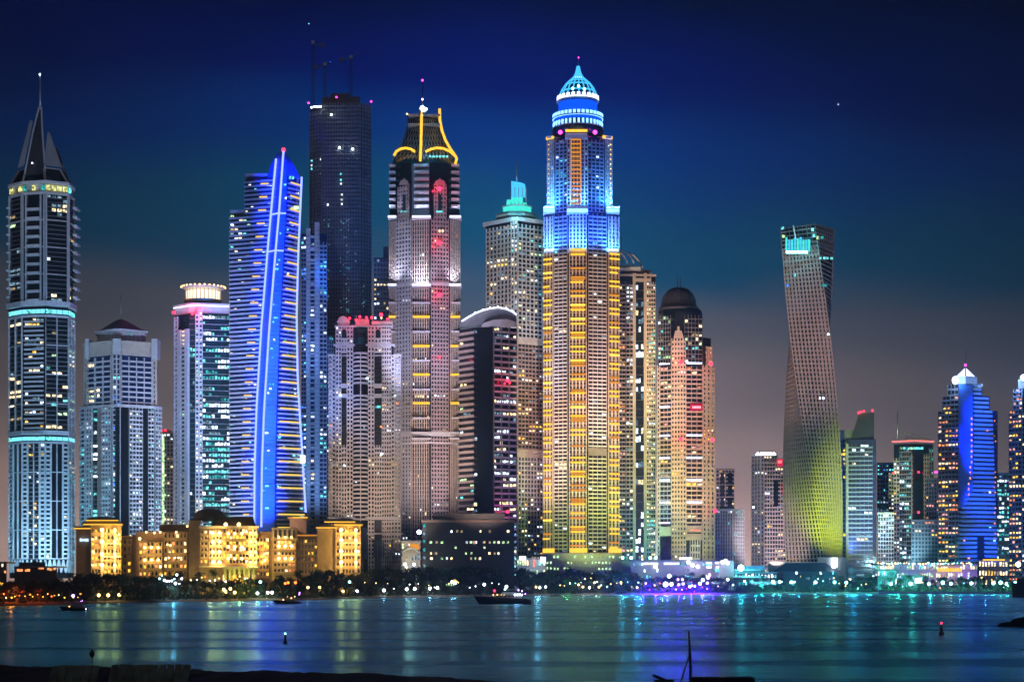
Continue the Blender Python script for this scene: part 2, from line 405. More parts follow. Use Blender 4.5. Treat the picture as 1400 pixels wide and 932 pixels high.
# 3 slab tower with the lit drum on the roof
def tower_drum():
    t = Tower('drum_roof_tower', 'white edged green glass tower with brightly lit drum on its roof, red corner lamps', 278, 1380)
    body = [(239,14),(258,2),(268,0),(318,6),(319,34),(241,38)]
    t.prism('glazing', 'teal_glass', body, 428, 790)
    t.prism('parapet', 'pale_concrete', [(x,d+1) for x,d in body], 416, 428)
    t.fac('wall', 'white_render', (244,11), (259,1.5), 449, 790, 1, 57, .62, .42, 1.6, 1.4, .12, 'mix')
    t.fac('wall', 'white_render', (239,14), (244,11), 430, 790, 1, 60, .45, .4, 1.0, .9)
    t.fac('wall', 'white_render', (267,0), (277,1), 420, 790, 2, 62, .42, .42, 1.6, 1.3, .3, 'green' if 0 else 'mix')
    t.fac('wall', 'pale_concrete', (314,5.6), (319,6.1), 418, 790, 1, 2, .9, 0, 1.2, .9)
    t.fac('floor_line', 'pale_concrete', (277,1), (314,5.6), 428, 790, 9, 48, 0, .09, .1, .35, .30, 'cool', run=.75, wh=.7)
    t.fac('floor_line', 'grey_cladding', (259,1.5), (267,.2), 428, 790, 2, 48, 0, .12, .1, .12, .06, 'cool')
    for a, b in zip(body[:3], body[1:4]): t.bar(a, b, 417, 418.5, 'neon_white', 1.2, .4)
    t.ledge('cornice', 'white_render', body, 414, 417, 1.2)
    t.lathe('drum', 'pale_concrete', 278, 20, [(26,414),(26,411)], 28); 
    t.lathe('drum_lantern', 'crown_white', 278, 20, [(22.5,412.5),(23.5,399)], 28)
    t.lathe('drum_roof', 'cream_stone', 278, 20, [(25,396),(30,394.5),(30,393),(20,391.5)], 32)
    for k in range(28):
        a = 2*math.pi*k/28; cx, cy = t.p(278,20)
        child('lamp', unit_ball('lamp_warm'), t.root, (cx+30*t.s*math.cos(a), cy+30*t.s*math.sin(a), t.z(393,20)), (.55,)*3)
        t.mbs('drum_post','cream_stone').tube([(cx+24.4*t.s*math.cos(a), cy+24.4*t.s*math.sin(a), t.z(413,20)),(cx+24.4*t.s*math.cos(a), cy+24.4*t.s*math.sin(a), t.z(397,20))], .35, 4)
    for px in (237.5, 268.5, 318.5): t.lamp(px, 427, 'lamp_red', -3, 1.3)
    for px in (240, 268): light('POINT','lamp_glow',(X(px+3,t.Y-6),t.Y-8,Zr(425,t.Y)), col(255,40,60), 6e3, size=.4)
    t.flood(270, 790, col(190,215,255), 2.8e6, -150, 270, 600, 65); t.flood(270, 700, col(205,215,250), 2.4e6, -240, 270, 480, 40)
    t.done()

# 4 the tapering tower washed in blue light
def tower_blue():
    t = Tower('blue_lit_tower', 'tapering sail-shaped tower washed in deep blue light with glowing white edge lines', 368, 1350)
    # edges of the shaft as functions of the row: line 1, line 2, end of the plain blue wall, right line
    def itp(row, tab):
        if row <= tab[0][0]: return tab[0][1]
        for (r0,x0),(r1,x1) in zip(tab,tab[1:]):
            if row <= r1: return x0+(x1-x0)*(row-r0)/(r1-r0)
        return tab[-1][1]
    L1 = [(216,377.5),(290,370.5),(340,366),(450,357),(560,350.5),(640,348),(790,347)]
    L2 = [(207,387.5),(290,381.5),(340,377),(450,368),(560,361),(640,358),(790,356.5)]
    L3 = [(207,393),(290,391),(340,388),(450,382),(560,378),(640,376),(790,375)]
    L4 = [(207,396),(240,411),(340,407.5),(430,405),(520,406),(600,411),(700,417),(790,420)]
    for r0 in range(290, 790, 10):
        pts = lambda r: [(314.5,18),(itp(r,L1),6),(itp(r,L2),0),(itp(r,L3),1),(itp(r,L4),14),(itp(r,L4)-3,44),(318,46)]
        t.loft('glazing','blue_glass', [(pts(r0+10),r0+10),(pts(r0),r0)], True)
    for r0 in range(240, 290, 10):
        pts = lambda r: [(335,14),(itp(r,L1),6),(itp(r,L2),0),(itp(r,L3),1),(itp(r,L4),14),(itp(r,L4)-3,44),(337,44)]
        t.loft('glazing','blue_glass', [(pts(r0+10),r0+10),(pts(r0),r0)], True)
    t.loft('crown', 'blue_lit_panel', [([(366,9),(375.5,6),(385.5,0),(390,1),(411,14),(408,40),(368,40)],240),([(370,10),(377.5,6),(386.5,0),(391,1),(402,8),(400,30),(372,30)],222),([(377,8),(378,6),(387,0),(389,1),(390,3),(389,8),(379,12)],208)])
    # blade between the lines and the plain blue wall: panels coloured like the blue light on them
    for r0 in range(218, 790, 6):
        r1 = r0+5.6
        t.loft('blade', 'blue_lit_panel', [([(itp(r,L1),5.5),(itp(r,L2),-1.2),(itp(r,L3),-.2),(itp(r,L3),3),(itp(r,L1),8)],r) for r in (r1,r0)], True)
    # balconies: left wing floors
    def slab(part, mat, A, B, r, h, out):
        (ax,ay),(bx,by) = t.p(*A), t.p(*B); L = math.hypot(bx-ax,by-ay); n = ((by-ay)/L,-(bx-ax)/L)
        q = [(ax+n[0]*out,ay+n[1]*out),(bx+n[0]*out,by+n[1]*out),(bx-n[0]*.2,by-n[1]*.2),(ax-n[0]*.2,ay-n[1]*.2)]
        t.mbs(part,mat).hexa([(x,y,t.z(r+h)) for x,y in q]+[(x,y,t.z(r)) for x,y in q])
    k = 0; r = 243
    while r < 786:
        xl = 335 if r < 290 else 314.5; dl = 14 if r < 290 else 18
        slab('balcony','pale_concrete', (xl,dl), (itp(r,L1)-1.5,6.3), r, 2.4, 1.5)
        if r > 246: slab('balcony','pale_concrete', (itp(r,L3)+1.5,1.8), (itp(r,L4)-.5,13.8), r, 1.9 , 1.3)
        a0, b0 = (itp(r,L3)+3,2), (itp(r,L4)-2,13)
        if k % 3 == 1 and r > 248:
            t.bar(a0, b0, r-1.2, r+.6, 'neon_yellow', 1.8, .3)
            x1 = itp(r,L1); t.bar((x1-17,8.5) if r < 700 else (x1-14,8), (x1-6,7.2), r-1.2, r+.5, 'neon_yellow', 1.9, .3)
        w1 = itp(r,L1)-xl
        for q in range(9):
            if R.random() < (.22 if r < 420 else .06):
                px = xl+w1*(q+.5)/9.5; t.win(px, r+4.2, w1/12, 2.4, R.choice(MIX['mix']), dl-(dl-6)*(px-xl)/w1-.5)
        for q in range(5):
            if R.random() < .09:
                a, b = itp(r,L3)+2, itp(r,L4)-1; px = a+(b-a)*(q+.5)/5; t.win(px, r+3.9, (b-a)/7, 2.4, R.choice(MIX['cool']), 1+13*(q+.5)/5-.8)
        if R.random() < .28: px = itp(r,L2)+R.uniform(2.5,8); t.win(px, r+3.5, R.choice([2,3,5]), 2.2, 'cyan' if R.random() < .6 else 'white', -1.8)
        k += 1; r += 6.05
    t.bx('parapet','pale_concrete', 314.5, 335, 287, 291, 17, 40); t.bx('parapet','pale_concrete', 335, 366, 237, 241, 13, 40)
    def line(tab, r0, r1, d, w=.75):
        rr = [r0+(r1-r0)*i/24 for i in range(25)]
        b = MB(); b.tube([(*t.p(itp(r,tab),d), t.z(r,d)) for r in rr], w, 6); b.build('edge_light', 'neon_blue', t.root)
    line(L1, 217, 722, 4); line(L2, 207, 720, -2.2)
    LR = [(242,412.5),(340,408),(430,405.5),(520,407),(600,412),(700,418)]
    line(LR, 242, 700, 12)
    for r in (292, 343): t.bar((itp(r,L1)+1,4),(itp(r,L2),-1.5), r-1, r+1, 'neon_blue', .5, .4); t.bar((itp(r,L2)+1,-1),(itp(r,L3),0), r-1, r+1, 'neon_blue', .8, .4)
    t.win(397, 243, 10, 4, 'cyan', 3.5); t.win(402, 284, 13, 5, 'green', 6)
    t.one('lamp_panel','sign_white', 410.5, 417, 622, 633, 8, 9)
    t.lamp(387.5, 205, 'lamp_red', -1, 1.5)
    t.flood(402, 640, col(70,140,255), 1.8e6, -120, 400, 500, 56)
    BL = col(2,52,255)
    for k in range(10):
        tr = 250+k*54; px = (itp(tr,L1)+itp(tr,L3))/2; t.flood(px+4, tr+35, BL, 2.2e7, -165, px, tr, 13, 1.0)
    t.flood(335, 780, col(60,140,255), 1.9e6, -110, 335, 600, 50)
    t.flood(335, 560, col(60,130,255), 3.4e6, -150, 335, 400, 44)
    t.done()

# 5 slim tower with two pale fins
def tower_fins():
    t = Tower('twin_fin_tower', 'slim pale tower with two tall vertical fins, right of the blue-lit tower', 428, 1480)
    t.prism('glazing', 'blue_glass', rect(412,447,4,40), 318, 800)
    t.prism('glazing', 'teal_glass', rect(447,456,8,36), 458, 800)
    for a, b, r in ((418.5,424.5,312),(430,437,304)):
        t.prism('fin', 'white_render', rect(a,b,0,12), r, 800)
        t.fac('fin', 'pale_concrete', (a,-.1), (b,-.1), r+6, 790, 1, 80, .3, .2, .6, .5)
    t.fac('wall', 'pale_concrete', (424.5,3.8), (430,3.8), 330, 790, 1, 76, 0, .35, .6, .6, .10, 'white')
    t.fac('wall', 'pale_concrete', (437,3.8), (447,3.8), 330, 790, 2, 76, .2, .32, .6, .6, .13, 'cool')
    t.fac('wall', 'blue_cladding', (412,3.8), (418.5,3.8), 322, 790, 2, 77, .15, .3, .6, .6, .25, 'blue')
    for r in range(322, 700, 16): t.bx('bridge', 'white_render', 424.5, 430, r, r+2.5, 1, 4)
    t.fac('wall', 'grey_cladding', (447,7.8), (456,7.8), 458, 790, 3, 56, .3, .3, .6, .5, .08, 'cool')
    t.flood(432, 780, col(120,170,255), 2.2e6, -120, 434, 600, 45); t.flood(432, 620, col(120,160,255), 2.6e6, -160, 434, 420, 34)
    t.done()

# 6 dark unfinished tower
def tower_dark():
    t = Tower('unfinished_tower', 'tall dark unfinished tower with bare floors, few work lights and cranes on top', 466, 1650)
    t.prism('core', 'dark_cladding', [(424,12),(440,2),(492,0),(507,10),(505,46),(428,46)], 142, 800)
    t.prism('core', 'dark_cladding', [(440,12),(492,10),(490,40),(442,40)], 128, 142); t.prism('core', 'dark_cladding', [(452,14),(478,14),(476,36),(454,36)], 122, 128)
    for a, b, n in (((424,12),(440,2),4),((440,2),(466,1),7),((466,1),(492,0),7),((492,0),(507,10),4)):
        t.fac('floor_slab', 'raw_concrete', a, b, 140 if a[0]>430 else 150, 790, n, 118, .28, .30, .9, 1.3, 0)
    for k in range(110): 
        t.win(R.choice([444,449,466,470,474,476,487,497])+R.uniform(-1,1), R.uniform(300,520), 1.0, 1.5, R.choice(['teal','dimcool','dimcool']), -1)
    for (px,row) in ((426,220),(426,226),(426,231),(439,218),(439,226),(439,237),(466,238),(466,246),(466,251),(467,266),(467,273),(467,279),(448,280)):
        t.win(px, row, 2.2, 2.6, 'white' if R.random() < .7 else 'cyan', -2 if 439 < px < 493 else 2)
    for px, row in ((464,202),(482,204),(426,147),(430,146),(434,146),(438,146),(453,157)): t.lamp(px, row, 'lamp_white', -3, .8 if row < 200 else 1.0, name='work_light')
    for px, row in ((422,141),(460,133),(507.5,139)): t.lamp(px, row, 'lamp_magenta', -2, .9)
    t.flood(466, 430, col(10,80,190), 3.4e6, -240, 466, 280, 34)
    t.done()
    def crane(px, r0, r1, jx, jr, label, lamp, cx2, cr2):
        s = 1650/F; Yc = 1668
        root = empty('tower_crane', (X(px,Yc), Yc, Zr(r1,Yc)), label, 'crane', 'cranes on the unfinished tower')
        hh = (r1-r0)*Yc/F; b = MB()
        for sx in (-1,1):
            for sy in (-1,1): b.tube([(sx*1.0,sy*1.0,0),(sx*1.0,sy*1.0,hh)], .18, 4)
        n = max(2,int(hh/3))
        for i in range(n):
            z0, z1 = hh*i/n, hh*(i+1)/n; sg = 1 if i % 2 else -1
            for sy in (-1,1): b.tube([(-sg,sy,z0),(sg,sy,z1)], .12, 4); b.tube([(sy,-sg,z0),(sy,sg,z1)], .12, 4)
        b.build('mast', 'dark_steel', root)
        b = MB(); jx_ = (jx-px)*Yc/F; jz = hh+(r0-jr)*Yc/F
        P0, P1 = Vector((0,0,hh)), Vector((jx_,0,jz))
        for o in ((0,-.8,0),(0,.8,0),(0,0,1.6)): b.tube([P0+Vector(o), P1+Vector(o)*.3], .15, 4)
        for i in range(12):
            a, c_ = P0.lerp(P1,i/12), P0.lerp(P1,(i+1)/12); b.tube([a+Vector((0,-.8,0))*(1-i/18), c_+Vector((0,0,1.6))*(1-i/18)], .1, 4); b.tube([a+Vector((0,.8,0))*(1-i/18), c_+Vector((0,0,1.6))*(1-i/18)], .1, 4)
        b.build('jib', 'dark_steel', root)
        b = MB(); sg = -1 if jx_ > 0 else 1; b.box(min(0,sg*9),max(0,sg*9),-1,1,hh-.6,hh); b.box(sg*9-1.5,sg*9+1.5,-1.3,1.3,hh-3,hh); b.build('counter_jib', 'dark_steel', root)
        b = MB(); b.box(-1.4,1.4,-1.6,1.2,hh,hh+2.6); b.build('cab', 'grey_cladding', root)
        child('lamp', unit_ball(lamp), root, (P1.x*.95,0,P1.z+.8), (.5,)*3)
    crane(444.5, 90, 132, 452, 86, 'left crane on the dark unfinished tower, mast with short dim blue lit jib', 'window_light_blue', 0, 0)
    crane(480, 80, 132, 488, 74, 'right crane on the dark unfinished tower, with blue lamp at its jib', 'window_light_blue', 0, 0)
    crane(428, 60, 152, 422, 34, 'leftmost and tallest crane on the dark unfinished tower, with green white lamp', 'window_light_cyan', 0, 0)

# 7 cream twin block tower
def tower_cream():
    t = Tower('cream_arch_tower', 'broad cream stone tower with rounded balcony column and red roof lamps, right of the hotel', 498, 1330)
    core = [(449,10),(457,4),(547,4),(548,34),(449,34)]
    t.prism('glazing', 'dark_glass', rect(449,547.5,6,36), 484, 800); t.prism('glazing', 'dark_glass', rect(457,538,4,36), 470, 484); t.prism('glazing', 'dark_glass', rect(459,535,2.5,36), 446, 470)
    t.prism('roof_block', 'mauve_stone', rect(486,505,0,30), 436, 446); t.prism('roof_block', 'mauve_stone', rect(462,478,2,30), 436, 446); t.prism('roof_block','mauve_stone', rect(510,533,2,30), 438, 446)
    t.plate('roof_block','pale_stone', [(460,441),(479,441),(474,434),(469,431.5),(464,434)], 1, 8); t.bx('roof_block','pale_stone', 508, 537, 439, 443, 0, 10)
    W = lambda a, b, r0, r1, nb, d, lit=.03, pier=.5, span=.45, cols='warm': t.fac('wall', 'pale_stone', (a,d), (b,d), r0, r1, nb, max(1,int((r1-r0)/5.8)), pier, span, .9, .85, lit, cols)
    W(459,467,446,790,2,2.4); W(467,474,446,482,2,2.4,pier=.6); W(474,483,446,790,2,2.4); W(503,512,446,790,2,2.4); W(512,522,446,482,2,2.4,pier=.6); W(522,535,446,790,4,2.4)
    t.fac('glass_strip','teal_glass', (467,2.6),(474,2.6), 482, 608, 1, 20, 0, .1, .2, .2, .03, 'cool'); t.fac('glass_strip','teal_glass', (512,2.6),(522,2.6), 482, 608, 1, 20, 0, .1, .2, .2, .03, 'cool')
    W(467,474,608,710,2,2.4); W(512,522,608,710,3,2.4)
    W(449,459,484,790,2,5.9,.04); W(535,548,484,790,3,5.9,.06)
    t.fac('balcony','pale_stone', (449.5,5.9),(455,5.9), 486, 710, 1, 38, .12, .4, .5, 2.0, .04,'warm'); t.fac('balcony','pale_concrete', (541,5.9),(547.5,5.9), 486, 710, 1, 38, .12, .4, .5, 2.2, .08,'warm')
    for px in (470.5, 517): 
        t.lathe('arch_window','teal_glass', px, 1.7, [(3.6,462),(3.6,454),(2.6,451),(.1,450)], 12); t.bx('wall','pale_stone', px-5, px+5, 462, 464, .6, 3)
        t.bx('floor_band','pale_stone', px-5, px+5, 524, 530, 1.0, 3); t.bx('floor_band','pale_stone', px-5, px+5, 538, 541, 1.0, 3)
    # rounded central balcony column
    t.lathe('balcony_glazing','dark_glass', 493, 3, [(8.5,790),(8.5,455)], 20, .8)
    t.prism('balcony_divider','pale_concrete', [(492.3,-4.6),(493.7,-4.6),(493.7,3),(492.3,3)], 483, 712)
    r = 482
    while r < 712:
        if not 524 < r < 536: t.lathe('balcony','pale_concrete', 493, 3, [(10.2,r+2.6),(10.2,r)], 20, .9)
        r += 5.8
    for r in (450, 462, 474): t.lathe('crown_glass','teal_glass', 493, 3, [(9-abs(r-462)*.05,r+9),(8.5,r)], 20, .8)
    for x0, x1, r0, r1, d in ((457.5,537,444.5,447,1.2),(456,540,470,472.5,1.4),(448,549,484,486.5,4.2),(448,549,706,710,1),(459,536,541,543,1.2),(447.5,549.5,728,730,1)):
        t.bx('cornice','pale_concrete', x0, x1, r0, r1, d, d+8)
    # podium with tall arched windows
    for px in (461,464.5,472,476,480,512,516,520,524,536): t.one('tall_window','blue_glass', px-1.2, px+1.2, 738, 762, .4, 1.4)
    t.one('tall_window','blue_glass', 495, 502, 724, 764, .3, 1.3); t.lathe('arch_window','blue_glass', 498.5, 1.2, [(3.5,724),(2.6,721),(.1,719.5)], 12)
    for px, row in ((505,521),(465,540),(502,517),(540,541),(543,551),(452,581),(471,636),(521,583),(522,620),(497,584),(487,658)): t.win(px, row, 3.2, 2.6, 'orange' if R.random() < .4 else 'white', 0)
    for px, row in ((478,435),(487,437),(492,433),(501,434),(508,434),(521,430),(530,436)): t.lamp(px, row, 'lamp_red', -1, .9 if px != 521 else 1.3)
    for px in (483, 508): light('POINT','lamp_glow',(X(px,t.Y-5),t.Y-7,Zr(436,t.Y)), col(255,50,80), 3e3, size=.4)
    t.flood(474, 770, col(175,185,250), 2.2e6, -130, 472, 610, 64); t.flood(525, 770, col(255,222,195), 1.7e6, -130, 522, 600, 64); t.flood(498, 690, col(180,195,240), 2.0e6, -190, 498, 500, 40)
    t.done()

# 8 tall tower with the curved amber ribs
def tower_ribs():
    t = Tower('amber_rib_tower', 'very tall stone tower whose tapering crown has curved glowing amber ribs and a spire', 580, 1420)
    core = [(535,16),(560,4),(600,0),(622,14),(620,44),(537,44)]
    t.prism('glazing', 'dark_glass', [(533,16),(541,12),(563,2),(587,-1),(614,4),(628,14),(625,46),(535,46)], 222, 800)
    # corner pier, punched bay, central bay, punched bay, corner pier
    def lay(a, b, d0, d1, r0, r1, nb, lit=.02, pier=.42, span=.42, mat='cream_stone', cols='warm'):
        t.fac('wall', mat, (a,d0), (b,d1), r0, r1, nb, max(1,int((r1-r0)/5.6)), pier, span, 1.2, 1.1, lit, cols)
    for r0, r1 in ((298,386),(390,590),(596,790)):
        lay(533,541,16,12,r0,r1,3,.02,.45,.12); lay(542,563,11.5,2,r0,r1,5,.02,mat='pale_concrete'); lay(564,587,1.8,-1,r0,r1,7,.02,.4,.12)
        lay(589,613,-.7,4,r0,r1,6,.02,.42,.42,'mauve_stone'); lay(615,628,5,14,r0,r1,4,.02,.45,.12)
    for a, b, d0, d1 in ((545,560,10.5,3.5),(593,610,0,3)):
        t.fac('wall','mauve_stone', (a,d0),(b,d1), 252, 298, 4, 8, .5, .45, 1.4, 1.2, 0)
        m = (a+b)/2; t.plate('arch_gable','mauve_stone', [(a,253),(b,253),(b-3,247),(m+2,246),(m,243),(m-2,246),(a+3,247)], min(d0,d1)-1.2, 6)
        t.one('glass_slot','teal_glass', m-2.2, m+2.2, 266, 288, min(d0,d1)-2.2, min(d0,d1)-1)
        for q in (-4,-1.3,1.3,4): t.win(m+q, 289, 1.8, 2.4, 'cyan', min(d0,d1)-2.0)
    # balcony stacks at the top
    for k in range(7):
        r = 224+k*9.3
        for a, b, d in ((532,540.5,8),(566,586,-5),(617,628,4)): t.bx('balcony','white_render', a, b, r, r+3.2, d, 16)
    for a, b, d in ((531,541,6),(564,588,-7),(615.5,629.5,3)):
        for r in (294, 387): t.bx('ledge','white_render', a-1, b+1, r, r+4, d, 18); t.one('light_strip','neon_white', a-.5, b+.5, r+1, r+3, d-.9, d-.3)
        for r in (590, 598): t.bx('ledge','white_render', a-1, b+1, r, r+2.2, d+1, 18)
        for r in (413.5, 453, 492.5, 532, 571): t.bx('ledge','white_render', a, b, r-1, r+1, d+2, 16)
        for r in (433, 473, 512, 551):
            if a != 531 or r < 440: t.one('light_strip','neon_amber', a+.5, b-.5, r-1.6, r+1.2, d+.8, d+2)
        light('SPOT','uplight',(X((a+b)/2,t.Y+d-5),t.Y+d-5,Zr(388,t.Y)), col(225,225,255), 3.2e4, (X((a+b)/2,t.Y+6),t.Y+6,Zr(365,t.Y)), 100, .9, .3)
        light('SPOT','uplight',(X((a+b)/2,t.Y+d-5),t.Y+d-5,Zr(295,t.Y)), col(190,205,255), 1.1e4, (X((a+b)/2,t.Y+6),t.Y+6,Zr(270,t.Y)), 100, .9, .3)
    for r0, r1 in ((386,390),(590,596),(604,606)): t.ledge('cornice','white_render', [(533,16),(541,12),(563,2),(587,-1),(614,4),(628,14),(625,46),(535,46)], r0, r1, 1.4)
    # crown: concave glass tent with lattice and amber ribs
    prof = [(222,44,44),(212,40,40),(200,33,33),(188,28,28),(175,24.5,25),(165,22.5,23),(152,21,21)]
    rings = []
    for r, hw, hd in prof:
        hw *= 1.0; k = hw/44
        rings.append(([(580-hw,6+(1-k)*20),(577,-2+(1-k)*20),(580+hw,6+(1-k)*20),(580+hw,40-(1-k)*10),(580-hw,40-(1-k)*10)], r))
    t.loft('crown_glazing','teal_glass', rings)
    for j in range(17):        # lattice members
        f = j/16
        for sg in (1,-1):
            pts = []
            for i in range(9):
                r = 218-i*7; hw = 44-(218-r)*.62+((218-r)**2)*.0042; ff = min(1,max(0,f+sg*i*.03)); px = 580-hw+2*hw*ff; k = hw/44
                d = (6-(8)*(1-abs(2*ff-1)))+(1-k)*20-.8; pts.append((*t.p(px,d), t.z(r,d)))
            t.mbs('crown_lattice','steel').tube(pts, .28, 4)
    for r in (157, 170): t.bx('crown_ring','pale_concrete', 558, 602, r-1.2, r+1.2, 6, 30)
    def rib(pts, w=1.0):
        b = MB(); b.tube([(*t.p(px,d), t.z(row,d)) for px,row,d in pts], w, 6); b.build('rib_light','neon_amber', t.root)
    rib([(576.5,153,6),(576,175,3),(575.5,200,-1),(574.5,220,-6)])
    rib([(601,149,10),(601.5,165,9),(604,178,8),(609,192,6),(616,204,4),(623,214,2),(624.5,217,2),(622.5,224,2)])
    arc = lambda a, b, h, d: [(a+(b-a)*i/10, 214-h*math.sin(math.pi*(.12+.76*i/10)), d) for i in range(11)]
    rib([(538.5,213,4),(542,207,3),(548,203.5,2),(555,202.5,1),(562,204,0),(567,207.5,-1)])
    rib([(582,207.5,-1.5),(589,204,-1),(597,202.3,0),(606,203,1),(615,207,2),(622,213,3)])
    for k in range(6): t.win(588+k*4.6, 214, 3, 2.6, 'cyan', -1.6)
    light('POINT','crown_wash',(X(580,t.Y-9),t.Y-10,Zr(208,t.Y)), col(40,190,255), 9e3, size=.4)  # teal light added in front so the crown glass reads teal
    t.mast(577.5, 108, 152, 8, .5, mat='dark_steel')
    t.lamp(577.5, 110, 'lamp_magenta', 8, .9); t.lamp(577.5, 136, 'lamp_purple', 6, .8); t.lamp(577.5, 148, 'lamp_white', 5, 1.9, 'beacon'); t.lamp(582, 149.5, 'lamp_white', 5, 1.2, 'beacon'); t.lamp(556.5,156,'lamp_warm',5,.6)
    t.prism('drum','steel', rect(572,583,5,12), 148, 156)
    for row in (258, 332, 403, 488): t.lamp(601, row, 'lamp_red', -4, 1.8 if row < 480 else .9); light('POINT','lamp_glow',(X(601,t.Y-7),t.Y-8,Zr(row,t.Y)), col(255,30,60), 2.6e3 if row < 480 else 800, size=.5)
    for px in (601,605): t.win(px, 316, 2.2, 3.2, 'warm', -2)
    t.flood(592, 695, col(240,215,215), 1.4e6, -110, 577, 610, 64); t.flood(590, 560, col(185,190,240), 3.0e6, -170, 580, 420, 46)
    t.done()

def tower_behind():
    t = Tower('distant_tower', 'dark slim apartment tower with yellow windows, just left of the amber ribbed tower', 522, 1620)
    t.prism('core','dark_cladding', rect(511,536,0,30), 352, 800); t.prism('core','dark_cladding', rect(524,534,4,26), 336, 352)
    t.fac('wall','grey_cladding', (511,0),(536,0), 354, 640, 6, 44, .3, .38, .7, .6, .14, 'warm')
    t.flood(520, 600, col(150,160,190), 8e5, -250, 522, 400, 30); t.done()

# 9 black glass tower with curved roof
def tower_blackglass():
    t = Tower('curved_roof_tower', 'black glass tower with striped balconies and curved lit roof, behind the dark low block', 667, 1400)
    t.prism('glazing','dark_glass', [(628,22),(648,8),(672,0),(706,12),(704,44),(630,46)], 446, 800)
    t.fac('balcony','cream_stone', (629,21.5),(648,8), 446, 790, 4, 42, 0, .42, .5, 1.7, .06, 'mix')
    t.fac('balcony','mauve_stone', (674,.8),(705.5,12), 446, 790, 7, 42, .0, .34, .5, 1.6, .17, 'white', run=.6)
    t.fac('balcony_rail','grey_cladding', (674,.8),(705.5,12), 446, 790, 3, 42, .07, .0, 1.9, 1.2)
    t.fac('floor_line','dark_cladding', (648,8),(673,.3), 446, 790, 4, 42, 0, .1, .1, .1, .05, 'white')
    t.plate('roof','grey_cladding', [(628,446),(706,446),(706,431),(698,424),(684,420.5),(668,422),(648,429),(636,436),(628,442)], 10, 42)
    t.plate('roof_fascia','pale_concrete', [(658,447),(705,447),(705,440),(694,436),(675,437),(660,442)], 1, 12)
    arcp = [(631,439),(640,433.5),(650,428),(660,424),(670,421.5),(681,420),(692,422),(701,426),(706,430)]
    b = MB(); b.tube([(*t.p(px,9), t.z(r,9)) for px,r in arcp], .6, 6); b.build('roof_light','neon_white', t.root)
    for px, row in arcp[2:8]: t.lamp(px, row-.8, 'lamp_white', 9, .5, 'roof_lamp')
    for row, px in ((520,694),(523,697),(699,694),(524,690)): t.lamp(px, row, 'lamp_red', 0, 1.3 if px == 694 else .8)
    for row in (522, 699): light('POINT','lamp_glow',(X(693,t.Y-7),t.Y-9,Zr(row,t.Y)), col(255,30,70), 3.5e3, size=.5)
    t.flood(660, 720, col(255,215,190), 1.2e6, -190, 660, 560, 55); t.done()

def block_dark():
    t = Tower('dark_office_block', 'low dark block with rows of small lit windows, in front of the curved roof tower', 640, 1290, 'building')
    t.prism('core','dark_cladding', rect(578,703,0,45), 712, 815); t.prism('roof_block','dark_cladding', rect(592,690,8,35), 701, 712); t.prism('roof_block','dark_cladding', rect(700,703.5,1,30), 708,712)
    t.bx('cornice','brown_stone', 576, 704.5, 710.5, 713.5, -1, 46)
    t.fac('wall','dark_cladding', (578,0),(703,0), 716, 790, 25, 10, .35, .35, .6, .5, 0)
    for r, xs in ((712,(619,624,630,674,677)),(726,(617,625,631,657,670,695)),(741,(589,597,604,638,644,650,662,669,676,682,688,694)),(748,(623,662)),(756,(589,596,637,644,669,676,682)),(763,(590,604,611,617,644,650,656))):
        for x_ in xs: t.win(x_+R.uniform(-.5,.5), r, R.choice([2.2,2.6,3.4]), 3.0 if r > 714 else 2.2, R.choice(['green','warm','warm','green','dimwarm','white']), -.7)
    for r in range(718, 785, 11): t.win(580, r, 3, 4, R.choice(['cyan','dimcool','teal']), -.7); t.win(704.5, r+1, 1.6, 2.2, 'cyan', -.7)
    t.fac('stair_glass','teal_glass', (577.5,-.3),(584,-.3), 715, 790, 1, 6, .12, .08, .3, .3)
    t.win(649, 741, 3.6, 4, 'pink', -.8)
    t.flood(590, 790, col(60,100,130), 1.0e5, -60, 640, 745, 100); t.done()

